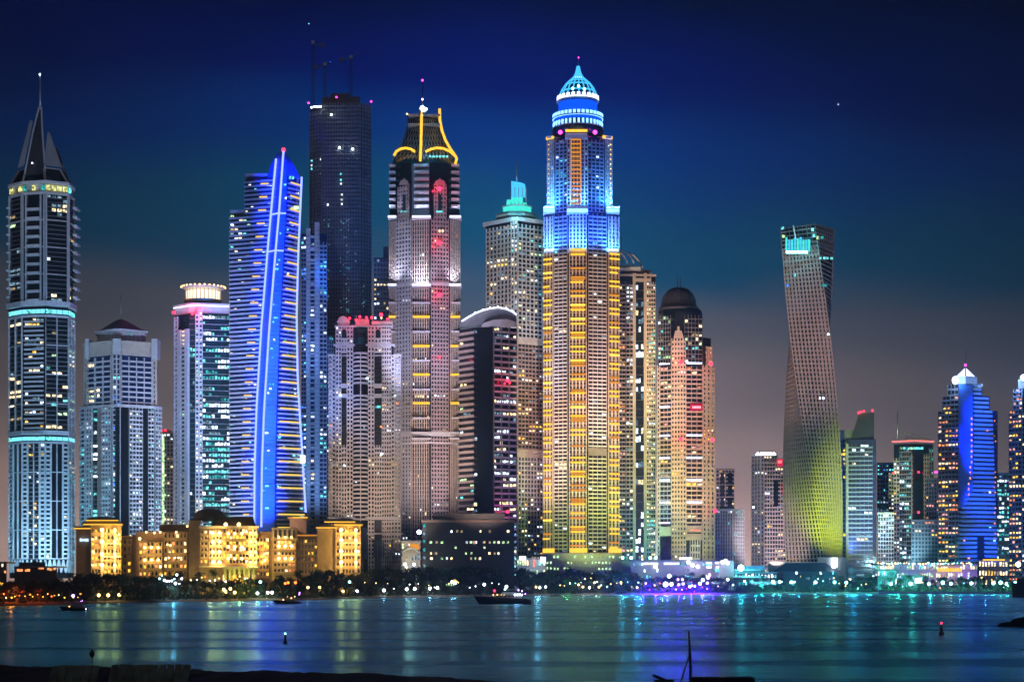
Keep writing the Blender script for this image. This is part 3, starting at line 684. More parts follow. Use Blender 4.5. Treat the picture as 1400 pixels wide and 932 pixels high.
# 10 tower with the teal lantern crown
def tower_lantern():
    t = Tower('lantern_crown_tower', 'grey tower topped by stacked teal glowing lantern and mast, left of the tallest tower', 704, 1560)
    t.prism('glazing','dark_glass', [(664,24),(700,2),(708,0),(746,16),(744,46),(668,48)], 302, 800)
    t.fac('wall','pale_concrete', (665,23.4),(700,2), 306, 470, 7, 26, .32, .30, .9, .8, .11, 'warm')
    t.fac('wall','pale_concrete', (708,0),(746,16), 306, 462, 7, 26, .26, .30, .9, .8, .14, 'mix')
    t.fac('corner_pier','pale_concrete', (699,2.4),(708,-.2), 300, 790, 2, 76, .35, .25, 1.6, 1.2, .18, 'mix')
    t.prism('wall','cream_stone', [(707,-1.2),(747,15),(746,20),(707,8)], 460, 470); t.fac('wall','brown_stone', (708,0),(746,16), 470, 614, 8, 25, .2, .38, .9, .8, .13, 'warm')
    t.prism('wall','cream_stone', [(707,-1.2),(747,15),(746,20),(707,8)], 614, 625); t.fac('wall','pale_concrete', (708,0),(746,16), 625, 790, 9, 27, .34, .34, .9, .8, .12, 'warm')
    t.ledge('cornice','white_render', [(664,24),(700,2),(708,0),(746,16),(744,46),(668,48)], 297, 302, 2.5)
    t.lathe('crown_base','pale_concrete', 706, 24, [(31,300),(31,297),(26,293)], 8, ph=.4)
    t.lathe('crown_lantern','crown_teal', 707, 24, [(21,292),(21,284)], 8, ph=.4)
    t.plate('crown_lantern','crown_teal', [(692,283),(721,283),(720,277),(715,277),(715,270),(699,270),(699,273),(693,273)], 18, 30)
    t.plate('crown_tip','crown_cyan', [(699,270),(719,270),(718,252),(712,249.5),(699,247.5)], 20, 28)
    for px in (699,704,709,714,719): t.mb('crown_frame','pale_concrete').tube([(*t.p(px,17.4),t.z(284)),(*t.p(px,19.4),t.z(250))], .35, 4)
    t.lathe('crown_frame','pale_concrete', 707, 24, [(22,285),(22,283.5)], 8, ph=.4)
    t.mast(706.5, 217, 250, 24, .9)
    light('POINT','crown_wash',(X(706,t.Y-16),t.Y-16,Zr(292,t.Y)), col(120,240,240), 1.8e4, size=.6)
    t.flood(716, 640, col(165,200,245), 3.0e6, -130, 704, 390, 50); t.flood(722, 700, col(250,205,200), 1.7e6, -150, 725, 600, 50); t.done()

# 11 the tallest tower
def tower_tallest():
    t = Tower('domed_crown_tower', 'tallest tower, with glowing blue domed crown and spire and amber striped piers below', 793, 1500)
    lo = [(744,16),(757,11),(777,4),(779,0),(801,-1),(803,4),(830,10),(846,15),(843,50),(748,50)]
    hi = [(749,18),(759,12),(776,5),(779,1),(800,0),(803,5),(826,11),(836,16),(834,48),(752,48)]
    t.prism('glazing','brown_glass', lo, 345, 800); t.prism('glazing','blue_glass', lo, 288, 345); t.prism('glazing','blue_glass', hi, 184, 288)
    fl = 5.2
    def slabs(part, mat, a, b, d0, d1, r0, r1, nb, lit, cols, pier=.06, sp=.4, sd=1.0):
        t.fac(part, mat, (a,d0),(b,d1), r0, r1, nb, max(1,int((r1-r0)/fl)), pier, sp, 1.1, sd, lit, cols)
    slabs('balcony','pale_stone', 758,776,10.6,4.2, 345,756,3,.04,'white'); slabs('balcony','pale_stone', 804,829,4.2,9.8, 345,610,4,.03,'white'); slabs('balcony','cream_stone', 804,829,4.2,9.8, 622,756,4,.012,'white')
    t.fac('wall','brown_stone', (804,4.2),(829,9.8), 610, 622, 4, 1, .06, .9, 1.1, 1.0)
    slabs('balcony','blue_cladding', 758,776,10.6,4.2, 290,345,3,.06,'cool'); slabs('balcony','blue_cladding', 804,829,4.2,9.8, 290,345,4,.05,'cool')
    slabs('balcony','blue_cladding', 760,776,11.4,5.2, 188,288,3,.10,'cool',.2,.3); slabs('balcony','blue_cladding', 803,825,5.2,10.8, 188,288,4,.08,'cool',.2,.3)
    for a,b,d0,d1,n in ((744,757,16,11,3),(778,802,-.2,-.8,5),(831,846,10.4,15,3)):
        t.fac('pier','mauve_stone' if 0 else 'cream_stone', (a,d0),(b,d1), 345, 756, n, 79, .42, .10, 1.3, .9)
        t.fac('pier','pale_concrete', (a,d0),(b,d1), 292, 345, n, 10, .45, .2, 1.3, .9)
    for a,b,d0,d1,n in ((749,758,18,12.6,3),(775,804,1.6,.4,6),(827,836,11.6,16,3)):
        t.fac('pier','pale_concrete', (a,d0),(b,d1), 186, 286, n, 19, .4, .22, 1.3, .9, .06, 'cool')
    for a, b, d in ((743,758.5,8),(775,804,-5),(829,847,7)):
        t.bx('ledge','white_render', a, b, 282, 291, d, d+14); t.one('light_strip','neon_cool', a+.4, b-.4, 285.5, 289.5, d-.9, d-.2)
        t.bx('ledge','white_render', a+1, b-1, 340, 343.5, d+1, d+14)
    # pairs of amber bars up the three piers
    for a,b,d0,d1,ph in ((744.5,756,15,10.8,350),(780,800,-2,-2.4,341),(832,845.5,10,14.2,343)):
        r = ph; k = 0
        while r < 742:
            for dr in (0, 6.6):
                q = R.random(); m_ = 'neon_amber' if q < .68 else 'neon_amber_soft' if q < .84 else 'neon_amber_hot'
                if q < .965: t.bar((a,d0),(b-(R.choice([0,0,0,3]) if q < .3 else 0),d1), r+dr, r+dr+2.4, m_, 2.0, .5)
            if k % 2 == 0: t.bar((a+1,d0),(b-1,d1), r+3.2, r+5.4, 'neon_amber_soft', 1.5, .3) if a > 835 or 770 < a < 790 else None
            r += 18.9; k += 1
        t.bar((a-1,d0),(b+3,d1), 749, 755, 'neon_amber', 2.0, .6)
    # amber ladder on the upper centre bay
    for k in range(16): t.one('light_strip','neon_amber_soft', 781, 793.5, 190+k*5.8, 191.6+k*5.8, -3.2, -2.4)
    t.one('light_strip','neon_amber_soft', 780.4, 781.6, 190, 279, -3.4, -2.6); t.one('light_strip','neon_amber_soft', 793, 794.2, 190, 279, -3.4, -2.6)
    for k in range(13): t.lamp(835, 198+k*6.6, 'lamp_gold', 13, .42, 'lamp'); t.lamp(750, 198+k*6.6, 'lamp_gold', 15, .3, 'lamp')
    for a,b,d0,d1 in ((748,758,15,11),(773,803,-2,-2.4),(823,836,9,13)): t.bar((a,d0),(b,d1), 178.5 if a == 773 else 182, 182 if a == 773 else 186, 'neon_gold', 1.5, .6); t.bx('ledge','white_render', a, b, 182 if a == 773 else 186, 189, min(d0,d1)-.5, 20)
    for px in (766, 813.5): t.lamp(px, 181, 'lamp_magenta', 2, 1.8)
    # round crown
    c0, dc = 790, 24
    t.lathe('drum','blue_glass', c0, dc, [(36,188),(35,178),(33.5,170),(33.5,163),(27,160),(26,148),(26.5,140)], 32)
    t.lathe('crown_ring','crown_blue', c0, dc, [(34,182),(34,177.5)], 32); t.lathe('crown_ring','crown_blue', c0, dc, [(33.8,168.5),(33.8,164.5)], 32)
    t.lathe('crown_ring','white_render', c0, dc, [(35.5,177.4),(35.5,176)], 32); t.lathe('crown_ring','white_render', c0, dc, [(35.5,164.3),(35.5,162.6)], 32); t.lathe('crown_ring','white_render', c0, dc, [(29.5,140.5),(29,138)], 32)
    t.lathe('crown_band','crown_blue', c0, dc, [(26.8,159),(26.8,142)], 32)
    cx, cy = t.p(c0, dc); s = t.s
    for n, rr, r0, r1, m_, w in ((36,34.6,164,158,'neon_cool',2.2),(36,34.3,176,169.5,'neon_cool',1.7),(24,28.6,138.5,133,'neon_white',2.6)):
        for k in range(n):
            a = 2*math.pi*k/n
            if math.sin(a) > .35: continue
            child('light_strip', unit_box(m_), t.root, (cx+rr*s*math.cos(a), cy+rr*s*math.sin(a), (t.z(r0,dc)+t.z(r1,dc))/2), (w, .6, t.z(r1,dc)-t.z(r0,dc)), a+math.pi/2)
    t.lathe('crown_ring','neon_cool', c0, dc, [(35.2,164.6),(35.2,163.2)], 32); t.lathe('crown_ring','neon_white', c0, dc, [(29.2,139),(28.8,137)], 32)
    dome = [(27,138),(25.5,131),(22,123),(17,116),(11,110.5),(7,107),(4.2,103),(2.6,99),(1.6,95),(1.0,91)]
    t.lathe('dome','blue_glass', c0+.5, dc, dome, 32)
    for k in range(20):
        a = 2*math.pi*k/20
        b = t.mb('dome_rib','crown_cyan'); b.tube([(cx+.3+(r+.5)*s*math.cos(a), cy+(r+.5)*s*math.sin(a), t.z(row,dc)) for r, row in dome], .55, 4)
    for row, r in ((127,24.3),(118,18.8),(112.5,13.5)): t.lathe('dome_ring','crown_cyan', c0+.5, dc, [(r+.2,row+1),(r+.4,row-1)], 32)
    t.lathe('dome_ring','neon_white', c0+.5, dc, [(9,108.5),(8,107)], 20); t.lathe('lantern','crown_teal', c0+.5, dc, [(4.4,104),(2.8,99.5),(1.8,95),(1.1,91)], 12)
    for px, row in ((791,118),(783,121),(799,122)): t.lamp(px, row, 'lamp_cyan', 3, 1.1, 'lamp')
    t.mast(791, 80, 92, dc, .5); t.lamp(791, 79, 'lamp_magenta', dc, .6)
    CB = col(10,85,255); CC = col(90,190,255)
    for a, b, d in ((743,758.5,8),(775,804,-5),(829,847,7)):
        for q in (.2,.8):
            px = a+(b-a)*q
            light('SPOT','uplight',(X(px,t.Y+d-6),t.Y+d-7,Zr(342,t.Y)), CC, 3.6e4, (X(px,t.Y+d+5),t.Y+d+5,Zr(322,t.Y)), 100, .9, .3)
            light('SPOT','uplight',(X(px,t.Y+d-6),t.Y+d-6,Zr(283,t.Y)), CC, 5.0e4, (X(px,t.Y+d+5),t.Y+d+5,Zr(262,t.Y)), 100, .9, .3)
    t.flood(790, 420, CB, 1.5e6, -200, 793, 245, 30)
    light('SPOT','uplight',(X(765,t.Y-22),t.Y-22,Zr(345,t.Y)), CB, 2.2e5, (X(768,t.Y+5),t.Y+5,Zr(300,t.Y)), 80, .9, .3); light('SPOT','uplight',(X(816,t.Y-22),t.Y-22,Zr(345,t.Y)), CB, 2.2e5, (X(816,t.Y+5),t.Y+5,Zr(300,t.Y)), 80, .9, .3)
    t.flood(805, 770, col(225,255,110), 1.5e6, -110, 805, 690, 56); t.flood(838, 772, col(215,255,70), 1.1e6, -70, 836, 660, 50); t.flood(785, 620, col(255,212,170), 7.5e6, -220, 790, 480, 44); t.flood(765, 720, col(245,215,190), 2.4e6, -130, 765, 620, 50)
    # podium
    t.prism('podium','cream_stone', [(746,-14),(850,-14),(850,20),(746,20)], 756, 800); t.fac('podium','pale_concrete', (746,-14.2),(850,-14.2), 758, 790, 22, 4, .4, .4, .8, .6, .35, 'green')
    t.done()

# 12 tower right behind, with curved roof fins
def tower_roof_fins():
    t = Tower('curved_fin_tower', 'beige tower with curved roof fins and dark glass strip, right of the tallest tower', 872, 1580)
    t.prism('glazing','dark_glass', [(846,6),(896,8),(894,44),(848,44)], 376, 800)
    t.fac('balcony','mauve_stone', (846,6),(855,6.2), 384, 790, 2, 70, .12, .34, 1.2, 2.0, .12, 'hot'); t.fac('balcony','mauve_stone', (856,6),(866,6.2), 384, 790, 2, 70, .2, .34, 1.2, 1.2, .15, 'white')
    t.fac('wall','cream_stone', (865,5.6),(869,5.7), 372, 790, 1, 2, .95, 0, 1.5, .9); t.fac('wall','cream_stone', (880,5.8),(884,5.9), 372, 790, 1, 2, .95, 0, 1.5, .9)
    t.fac('glass_strip','dark_cladding', (869,5.7),(880,5.8), 384, 790, 3, 35, 0, .07, .1, .3, .2, 'white')
    t.fac('balcony','cream_stone', (884,5.9),(896,6.4), 384, 790, 4, 70, .3, .36, 1.2, 1.4, .3, 'mix')
    t.fac('wall','cream_stone', (868,5.2),(890,5.5), 372, 384, 1, 1, .1, .4, 1.6, 1.5); t.ledge('cornice','cream_stone', [(846,6),(896,8),(894,44),(848,44)], 373, 376, 1.2); t.prism('parapet','dark_cladding', rect(850,890,10,40), 366, 374)
    for k, (x0,x1,tr) in enumerate(((844,860,345),(850,869,344),(856,878,346),(845,853,350))):
        t.mb('roof_fin','white_render').tube([(*t.p(x0+(x1-x0)*(i/8)**.7,8+k*4), t.z(tr+(365-tr)*(i/8)**1.6, 8+k*4)) for i in range(9)], .8, 5)
        t.bx('roof_fin','white_render', x0+2, x1+1, 362+k, 364+k, 6+k*4, 9+k*4)
    t.mast(849.5, 322, 352, 14, .7)
    t.bx('canopy','pale_concrete', 846, 876, 365, 369, 4, 20)
    t.flood(870, 775, col(150,255,215), 5e5, -70, 872, 690, 80); t.flood(870, 765, col(230,245,180), 6e5, -130, 866, 600, 50); t.flood(860, 740, col(240,205,205), 4.2e6, -240, 870, 470, 34)
    for px in (851,863,889,897): t.lamp(px, 762, 'lamp_cyan', -10, 1.3, 'lamp')
    t.prism('podium','pale_concrete', [(850,-14),(900,-14),(900,6),(850,6)], 766, 800)
    t.done()

# 13 domed hotel tower
def tower_dome():
    t = Tower('dark_dome_tower', 'beige tower with dark domed top, two antennas, white light bars and red sign', 936, 1540)
    t.prism('glazing','brown_glass', [(900,10),(918,4),(936,2),(960,4),(976,12),(974,44),(902,44)], 560, 800)
    t.prism('glazing','dark_glass', [(900,10),(918,4),(936,2),(960,4),(972,12),(970,44),(902,44)], 460, 560)
    t.lathe('glazing','dark_glass', 930, 24, [(31,500),(31,430),(29,424)], 10)
    for a, b in (((900,9),(917,1.5)),((936,.5),(960,3))): t.fac('floor_line','grey_cladding', a, b, 430, 496, 5, 11, .12, .16, .5, .4, .12, 'mix')
    t.lathe('dome','dark_cladding', 928, 24, [(29,425),(27.5,421),(24,420),(22.5,410),(19,402),(13,396.5),(6,394),(.5,393)], 24)
    for k in range(12): 
        a = 2*math.pi*k/12; cx, cy = t.p(928,24); t.mb('dome_rib','dark_steel').tube([(cx+r*t.s*math.cos(a), cy+r*t.s*math.sin(a), t.z(q,24)) for r, q in ((24.3,419),(22.9,410),(19.3,402),(13.2,396.2),(6,393.6))], .4, 4)
    for px in (926.5, 930.5): t.mast(px, 378, 395, 24, .5, mat='dark_steel')
    def W(a,b,d0,d1,r0,r1,nb,lit=.04): t.fac('wall','cream_stone', (a,d0),(b,d1), r0, r1, nb, max(1,int((r1-r0)/6.2)), .5, .5, 1.2, 1.1, lit, 'warm')
    W(918,938,3.6,1.8,462,790,5); t.plate('wall','cream_stone', [(921,462),(935,462),(932,452),(929,452),(929,446),(926,446),(926,452),(923,452)], 1.6, 5)
    W(960,976,4,11,498,790,3); W(965,973,6,10,472,498,2,.2); W(899,903,10.4,9,498,790,1)
    for a, b, d0, d1 in ((903,918,9,4),(938,960,1.9,3.9)):
        t.fac('balcony','mauve_stone', (a,d0),(b,d1), 500, 640, 3, 22, .1, .36, .8, .7, .10, 'hot'); t.fac('balcony','cream_stone' if a > 920 else 'blue_cladding', (a,d0),(b,d1), 640, 715, 3, 12, .1, .32, .8, .7, .10, 'warm')
        for r in (496, 555, 594.5, 625, 655.5, 686, 714):
            if a > 920 and r in (555,714): continue
            t.bar((a,d0),(b-1,d1), r-1, r+1.2, 'neon_white', 1.9, .5)
    t.fac('wall','cream_stone', (903,9),(918,4), 718, 732, 1, 1, .1, .9, 1, 1); t.fac('wall','cream_stone', (938,1.9),(960,3.9), 716, 738, 1, 2, .1, .8, 1, 1); t.fac('glass_strip','teal_glass', (903,9),(918,4), 732, 790, 2, 5, .05, .05, .3, .3)
    t.bar((944,.5),(957,2), 723.5, 725, 'neon_pink', 1, .4)
    t.fac('arch_bay','white_render', (943,1.2),(957,2.4), 738, 765, 4, 3, .4, .3, 1.8, 1.5)
    t.one('sign_panel','sign_red', 943.5, 960.5, 552, 560.5, -1.6, -.6)
    for k in range(6): t.one('sign_letter','sign_pinkwhite', 946.6+k*2, 948.1+k*2, 554.8, 558, -2.1, -1.7)
    for px, row in ((931,495),(972,497),(931,600),(974,601),(978,698)): t.lamp(px, row, 'lamp_red', -3, 1.6); light('POINT','lamp_glow',(X(px,t.Y-6),t.Y-7,Zr(row,t.Y)), col(255,40,60), 2.5e3, size=.5)
    t.prism('podium','white_render', [(900,-12),(976,-12),(976,6),(900,6)], 769, 800)
    t.flood(950, 772, col(240,250,150), 8e5, -80, 950, 700, 70); t.flood(935, 740, col(255,205,125), 3.6e6, -150, 940, 610, 50); t.flood(930, 640, col(255,185,155), 1.9e6, -190, 935, 510, 30); t.done()

def small_tower(name, label, a, b, r0, Y, wall='pale_concrete', glass='dark_glass', nb=6, fl=5.4, pier=.3, span=.35, lit=.08, cols='mix', fl_rgb=None, pw=0, corner=None, extra=None, cat='tower', dep=30, frow=None):
    t = Tower(name, label, (a+b)/2, Y, cat)
    if corner is None:
        t.prism('glazing', glass, rect(a,b,0,dep), r0, 805)
        t.fac('wall', wall, (a,0),(b,0), r0, 795, nb, int((795-r0)/fl), pier, span, .9, .8, lit, cols)
    else:
        t.prism('glazing', glass, [(a,14),(corner,0),(b,12),(b-2,40),(a+2,40)], r0, 805)
        n1 = max(1,round(nb*(corner-a)/(b-a)))
        t.fac('wall', wall, (a,14),(corner,0), r0, 795, n1, int((795-r0)/fl), pier, span, .9, .8, lit, cols)
        t.fac('wall', wall, (corner,0),(b,12), r0, 795, max(1,nb-n1), int((795-r0)/fl), pier, span, .9, .8, lit, cols)
    t.ledge('parapet', wall, rect(a,b,0,dep), r0-2, r0+1, .8)
    if pw: t.flood((a+b)/2, 765, fl_rgb, pw, -140, (a+b)/2, frow or (r0+790)/2, 60)
    if extra: extra(t)
    t.done(); return t

# 14 twisted tower
def tower_twist():
    t = Tower('twisted_tower', 'twisting tower of pale grid cladding, lit cyan at its top and yellow green below', 1108, 1640)
    s = t.s; a0 = 26.8; NF = 78; rt, rb = 345, 770
    def ang(r): return rad(-39+(r-305)/(770-305)*96)
    def cxr(r): return 1104+(r-305)/465*9
    def ring(r, half, n=1):
        a = ang(r); cx, cy = t.p(cxr(r), 30); h = half*s*(1+(r-305)/465*.10); pts = []
        q = [(-h,-h),(h,-h),(h,h),(-h,h)]
        for i in range(4):
            for k in range(n):
                x = q[i][0]+(q[(i+1)%4][0]-q[i][0])*k/n; y = q[i][1]+(q[(i+1)%4][1]-q[i][1])*k/n
                pts.append((cx+x*math.cos(a)-y*math.sin(a), cy+x*math.sin(a)+y*math.cos(a), t.z(r)))
        return pts
    rows = [rb-(rb-305)*i/NF for i in range(NF+1)]
    t.mb('glazing','dark_glass').loft([ring(r, a0-1.0) for r in rows]+[ring(305,a0-1.0)])
    n = 11; w = MB()
    R1 = [ring(r, a0, n*4) for r in [790]+rows]
    # vertical piers that follow the twist, on each of the four faces; slab edges on every floor
    gl = [ring(r, a0-.9, n*4) for r in [790]+rows]
    for i in range(len(R1)-1):
        r = ([790]+rows)[i]
        for side in range(4):
            dark = side in DARKSIDE
            tgt = t.mbs('glass_grid','blue_cladding') if dark else w
            if dark:
                pass
            for k in range(n):
                j = side*n*4+k*4
                def idx(q): return q % (16*n)
                if not dark and (r > 340):
                    for q0, q1 in ((0,1),(3,4)):
                        A, B = R1[i][idx(j+q0)], R1[i][idx(j+q1)]; A2, B2 = R1[i+1][idx(j+q0)], R1[i+1][idx(j+q1)]; g0, g1 = gl[i][idx(j+q0)], gl[i][idx(j+q1)]; g2, g3 = gl[i+1][idx(j+q0)], gl[i+1][idx(j+q1)]
                        w.hexa([A,B,g1,g0,A2,B2,g3,g2])
            j0, j1 = side*n*4, side*n*4+n*4
            A, B = R1[i][j0], R1[i][j1 % (16*n)]; g0, g1 = gl[i][j0], gl[i][j1 % (16*n)]
            fz = (R1[i+1][0][2]-R1[i][0][2])*(.30 if not dark else .22)
            up = lambda p: (p[0], p[1], p[2]+fz)
            off = .997
            tgt.hexa([A,B,g1,g0,up(A),up(B),up(g1),up(g0)])
    w.build('wall','twist_cladding', t.root)
    # open crown
    for i, r in enumerate((305,312,320,330,340)):
        rr = ring(r, a0+.3, 12)
        for side in range(4):
            if r > 308 and side in LOWSIDE: continue
            for k in range(12):
                A, B = rr[side*12+k], rr[(side*12+k+1)%48]; t.mbs('crown_frame','steel').tube([A,B], .5, 4)
    top = ring(303,a0+.2,8); bot = ring(345,a0+.2,8)
    for k in range(32): t.mbs('crown_frame','steel').tube([bot[k],top[k]], .35, 4)
    for k in range(9): t.one('light_strip','crown_cyan' if k % 2 else 'crown_teal', 1074+k*3.9, 1076.6+k*3.9, 326+R.uniform(-3,3), 343, 2.0+k*-.2, 2.8)
    t.one('light_strip','lamp_cyan', 1075, 1104, 343, 346, -3.2, -2.4)
    t.mb('crown_pole','white_render').tube([(*t.p(1088,0),t.z(326)),(*t.p(1084.5,0),t.z(308))], .6, 5)
    for px, row in ((1070,312),(1071,323),(1111,314),(1113,322),(1118,325),(1124,325)): t.win(px, row, 3.6, 4, R.choice(['cyan','teal','green']), -1)
    for px in (1122,1127,1131,1137): t.win(px, 353, 3, 3, 'cyan', -4)
    t.win(1127, 390, 9, 3, 'teal', -6); t.win(1087,376,2.6,3.4,'cyan',-8); t.win(1077,390,3,3.6,'blue',-7)
    for px, row in ((1121,544),(1126,544)): t.win(px, row, 2.6, 3, 'white', -11)
    t.lamp(1132.5, 457, 'lamp_white', -12, .9, 'lamp')
    light('POINT','crown_wash',(X(1090,t.Y-14),t.Y-14,Zr(338,t.Y)), col(120,240,255), 1.6e4, size=.6)
    YG = col(225,255,20)
    t.flood(1147, 757, YG, 2.8e6, -62, 1153, 705, 66); t.flood(1140, 768, col(215,255,70), 5e5, -80, 1135, 680, 60)
    t.flood(1085, 772, col(150,200,195), 5e5, -100, 1090, 690, 70); t.flood(1095, 620, col(240,190,185), 6.0e6, -240, 1106, 450, 42)
    t.prism('podium','pale_concrete', [(1050,-30),(1118,-34),(1118,0),(1050,0)], 768, 800); t.prism('podium','white_render', [(1118,-38),(1157,-34),(1157,0),(1118,0)], 762, 800)
    t.one('sign_panel','sign_white', 1137, 1145, 762, 775, -39, -38.4)
    t.done()
DARKSIDE = {1}; LOWSIDE = {0}

# 15 blue slab with slanted fin
def tower_slant():
    t = Tower('slant_fin_tower', 'dark blue slab with slanted black roof fin and red lamps, right of the twisted tower', 1172, 1720)
    t.prism('glazing','blue_glass', [(1147,8),(1159,4),(1198,0),(1198,40),(1147,40)], 600, 805)
    t.prism('core','grey_cladding', rect(1145,1180,6,30), 587, 602); t.plate('roof_fin','dark_cladding', [(1162,605),(1195,605),(1195,563),(1174,566)], 4, 26)
    t.fac('balcony','blue_cladding', (1159,4),(1193,.4), 606, 795, 6, 31, .05, .30, 1.0, 1.4, .07, 'white'); t.fac('wall','grey_cladding', (1147,8),(1157,4.6), 600, 795, 2, 32, .2, .3, 1.0, .8, .08, 'warm')
    t.fac('wall','pale_concrete', (1157,4.4),(1160,4), 606, 795, 1, 1, .95, 0, 1.6, 1)
    for k in range(7): t.win(1150+k*3.6, 620.5, 3, 3, 'yellow', 4)
    for px, row in ((1174,564),(1177,563),(1181,562),(1193,561),(1194,693)): t.lamp(px, row, 'lamp_red', 2, 1.0)
    t.lamp(1143.5, 590, 'lamp_white', 4, .8, 'lamp')
    t.flood(1184, 772, col(50,160,255), 7e5, -70, 1178, 700, 60); t.flood(1180, 740, col(60,100,255), 9e5, -190, 1180, 650, 45); t.done()

def tower_led_roof():
    t = Tower('sloped_lattice_tower', 'tower with sloped lattice roof, mast and red lit roof line, left of the pyramid tower', 1248, 1720)
    t.prism('glazing','dark_glass', [(1222,10),(1250,0),(1276,8),(1274,40),(1224,40)], 606, 805)
    t.fac('wall','mauve_stone', (1222,10),(1230,7), 625, 795, 2, 30, .3, .35, .9, .8, .15, 'warm'); t.fac('floor_line','grey_cladding', (1230,7),(1246,1.3), 612, 795, 5, 30, .1, .25, .9, .6, .35, 'cool')
    t.fac('wall','mauve_stone', (1246,1.3),(1270,6.3), 620, 795, 7, 30, .35, .38, .9, .8, .10, 'hot'); t.fac('wall','grey_cladding', (1270,6.3),(1276,8), 612, 795, 2, 30, .3, .3, .9, .8, .1, 'cool')
    for k in range(9): t.win(1232+k*3.6, 612.5, 3, 3, R.choice(['cyan','cyan','green','orange']), -1)
    t.bar((1220,11),(1250,-1), 601.5, 603.5, 'neon_pink', 1, .6); t.bar((1250,-1),(1276,9), 601.5, 603.5, 'neon_pink', 1, .6)
    for (x0,q0,x1,q1) in ((1228,600,1238,589),(1238,589,1276,602),(1238,589,1238,601),(1246,592,1246,602),(1256,595.5,1254,602),(1264,598,1262,602),(1238,600,1246,592),(1246,600,1256,595.5)):
        t.mbs('roof_lattice','steel').tube([(*t.p(x0,8),t.z(q0)),(*t.p(x1,8),t.z(q1))], .45, 4)
    t.mast(1227, 562, 602, 10, .9)
    for px, row in ((1222,646),(1256,645),(1279,645),(1281,645),(1256,700)): t.lamp(px, row, 'lamp_red' if px < 1279 else 'lamp_magenta', -3, 1.0)
    t.flood(1240, 765, col(150,200,220), 7e5, -110, 1245, 700, 70); t.flood(1245, 740, col(200,170,200), 8e5, -220, 1248, 660, 34); t.done()

def tower_bluepyr():
    t = Tower('blue_pyramid_tower', 'stepped tower of dark and bright blue halves with glowing white pyramid roof, round sign', 1320, 1600)
    st = [(1283,1357,556),(1289,1352,540),(1295,1346,526),(1300,1342,518)]
    t.prism('glazing','dark_glass', [(1283,16),(1317,0),(1330,2),(1364,12),(1362,44),(1286,46)], 560, 805)
    t.prism('glazing','dark_glass', [(1289,16),(1317,1),(1330,2),(1353,10),(1350,40),(1291,42)], 540, 560); t.prism('glazing','dark_glass', [(1296,14),(1317,2),(1330,3),(1343,8),(1341,38),(1297,38)], 524, 540)
    t.prism('crown_block','blue_cladding', [(1302,12),(1320,2),(1336,10),(1334,34),(1304,34)], 514, 526); 
    t.fac('balcony','grey_cladding', (1283,16),(1311,3), 560, 795, 6, 37, .12, .38, 1.0, 1.2, .22, 'hot'); t.fac('balcony','grey_cladding', (1289,16),(1311,4), 540, 560, 4, 3, .1, .38, 1, 1.2, .15, 'hot'); t.fac('balcony','grey_cladding', (1296,14),(1311,6), 524, 540, 3, 2, .1, .35, 1, 1.2, .2, 'hot')
    t.plate('blue_wall','blue_lit_panel', [(1311,526),(1330,526),(1330,670),(1324,680),(1320,690),(1314,694),(1311,694)], -1.2, 4)
    for k in range(15): t.win(1328.5-(k>8)*2-(k>11)*2, 572+k*7.4, 1.8, 3, 'pink', -1.9)
    for r in range(524, 782, 6):
        a = 1331 if r < 640 else 1331-(r-640)*.32; a = max(a,1309); b = 1342 if r < 540 else (1352 if r < 560 else 1357+(r-560)*.035)
        if r > 700: a = max(1309, 1314-(r-700)*.1)
        if 732 < r < 790:
            segs = ((a,1336),(1346,b))
        else: segs = ((a,b),)
        for q0, q1 in segs:
            dd = lambda px: 2+(px-1330)/34*10 if px > 1330 else 2-(1330-px)*.25
            (ax,ay),(bx,by) = t.p(q0,dd(q0)-1.5), t.p(q1,dd(q1)-1.5)
            t.mb('balcony','blue_cladding').hexa([(ax,ay,t.z(r+2.4)),(bx,by,t.z(r+2.4)),(bx,by+6,t.z(r+2.4)),(ax,ay+8,t.z(r+2.4)),(ax,ay,t.z(r)),(bx,by,t.z(r)),(bx,by+6,t.z(r)),(ax,ay+8,t.z(r))])
            t.bar((q0+.5,dd(q0)-1.5),(q1-.5,dd(q1)-1.5), r+2.6, r+3.4, 'neon_slab_blue', .3, .3)
            if R.random() < .25: t.win(R.uniform(q0+2,q1-2), r+4.6, 3, 2.2, R.choice(['white','cyan','pink']), dd((q0+q1)/2)-1)
    for k in range(26):
        if R.random() < .5: t.win(1360.5+R.uniform(-1,1), 575+k*7, 1.6, 2, 'orange', 9)
    ap = [(1306,10),(1320,0),(1334,10),(1333,26),(1307,26)]
    t.loft('roof_lantern','neon_white', [(ap,513.5),([(1320+(x-1320)*.03,14+(d-14)*.03) for x,d in ap],500)])
    for a_ in ap[:3]: t.mb('roof_frame','blue_cladding').tube([(*t.p(a_[0],a_[1]-.6),t.z(514)),(*t.p(1320,13.6),t.z(499.5))], .6, 4)
    t.ledge('roof_frame','blue_cladding', ap, 513.5, 515.5, .8)
    t.mast(1320, 477, 501, 14, .45, mat='dark_steel'); t.lamp(1320, 499, 'lamp_magenta', 12, 1.1)
    t.lathe('sign_disc','sign_white', 1306, 6, [(.2,525.5),(3.2,524),(4.8,519.5),(3.2,515.5),(.2,514)], 12, .4)
    light('POINT','sign_glow',(X(1306,t.Y-2),t.Y-4,Zr(520,t.Y)), col(170,205,255), 2.5e4, size=1)
    BB = col(12,70,255)
    for tr in (745, 685, 625, 565): t.flood(1374, min(760,tr+30), BB, 8e6, -110, 1345, tr, 22, 1.0)
    t.flood(1330, 620, BB, 4e6, -130, 1323, 600, 15); t.flood(1290, 760, col(120,130,180), 4e5, -120, 1292, 660, 50)
    t.done()

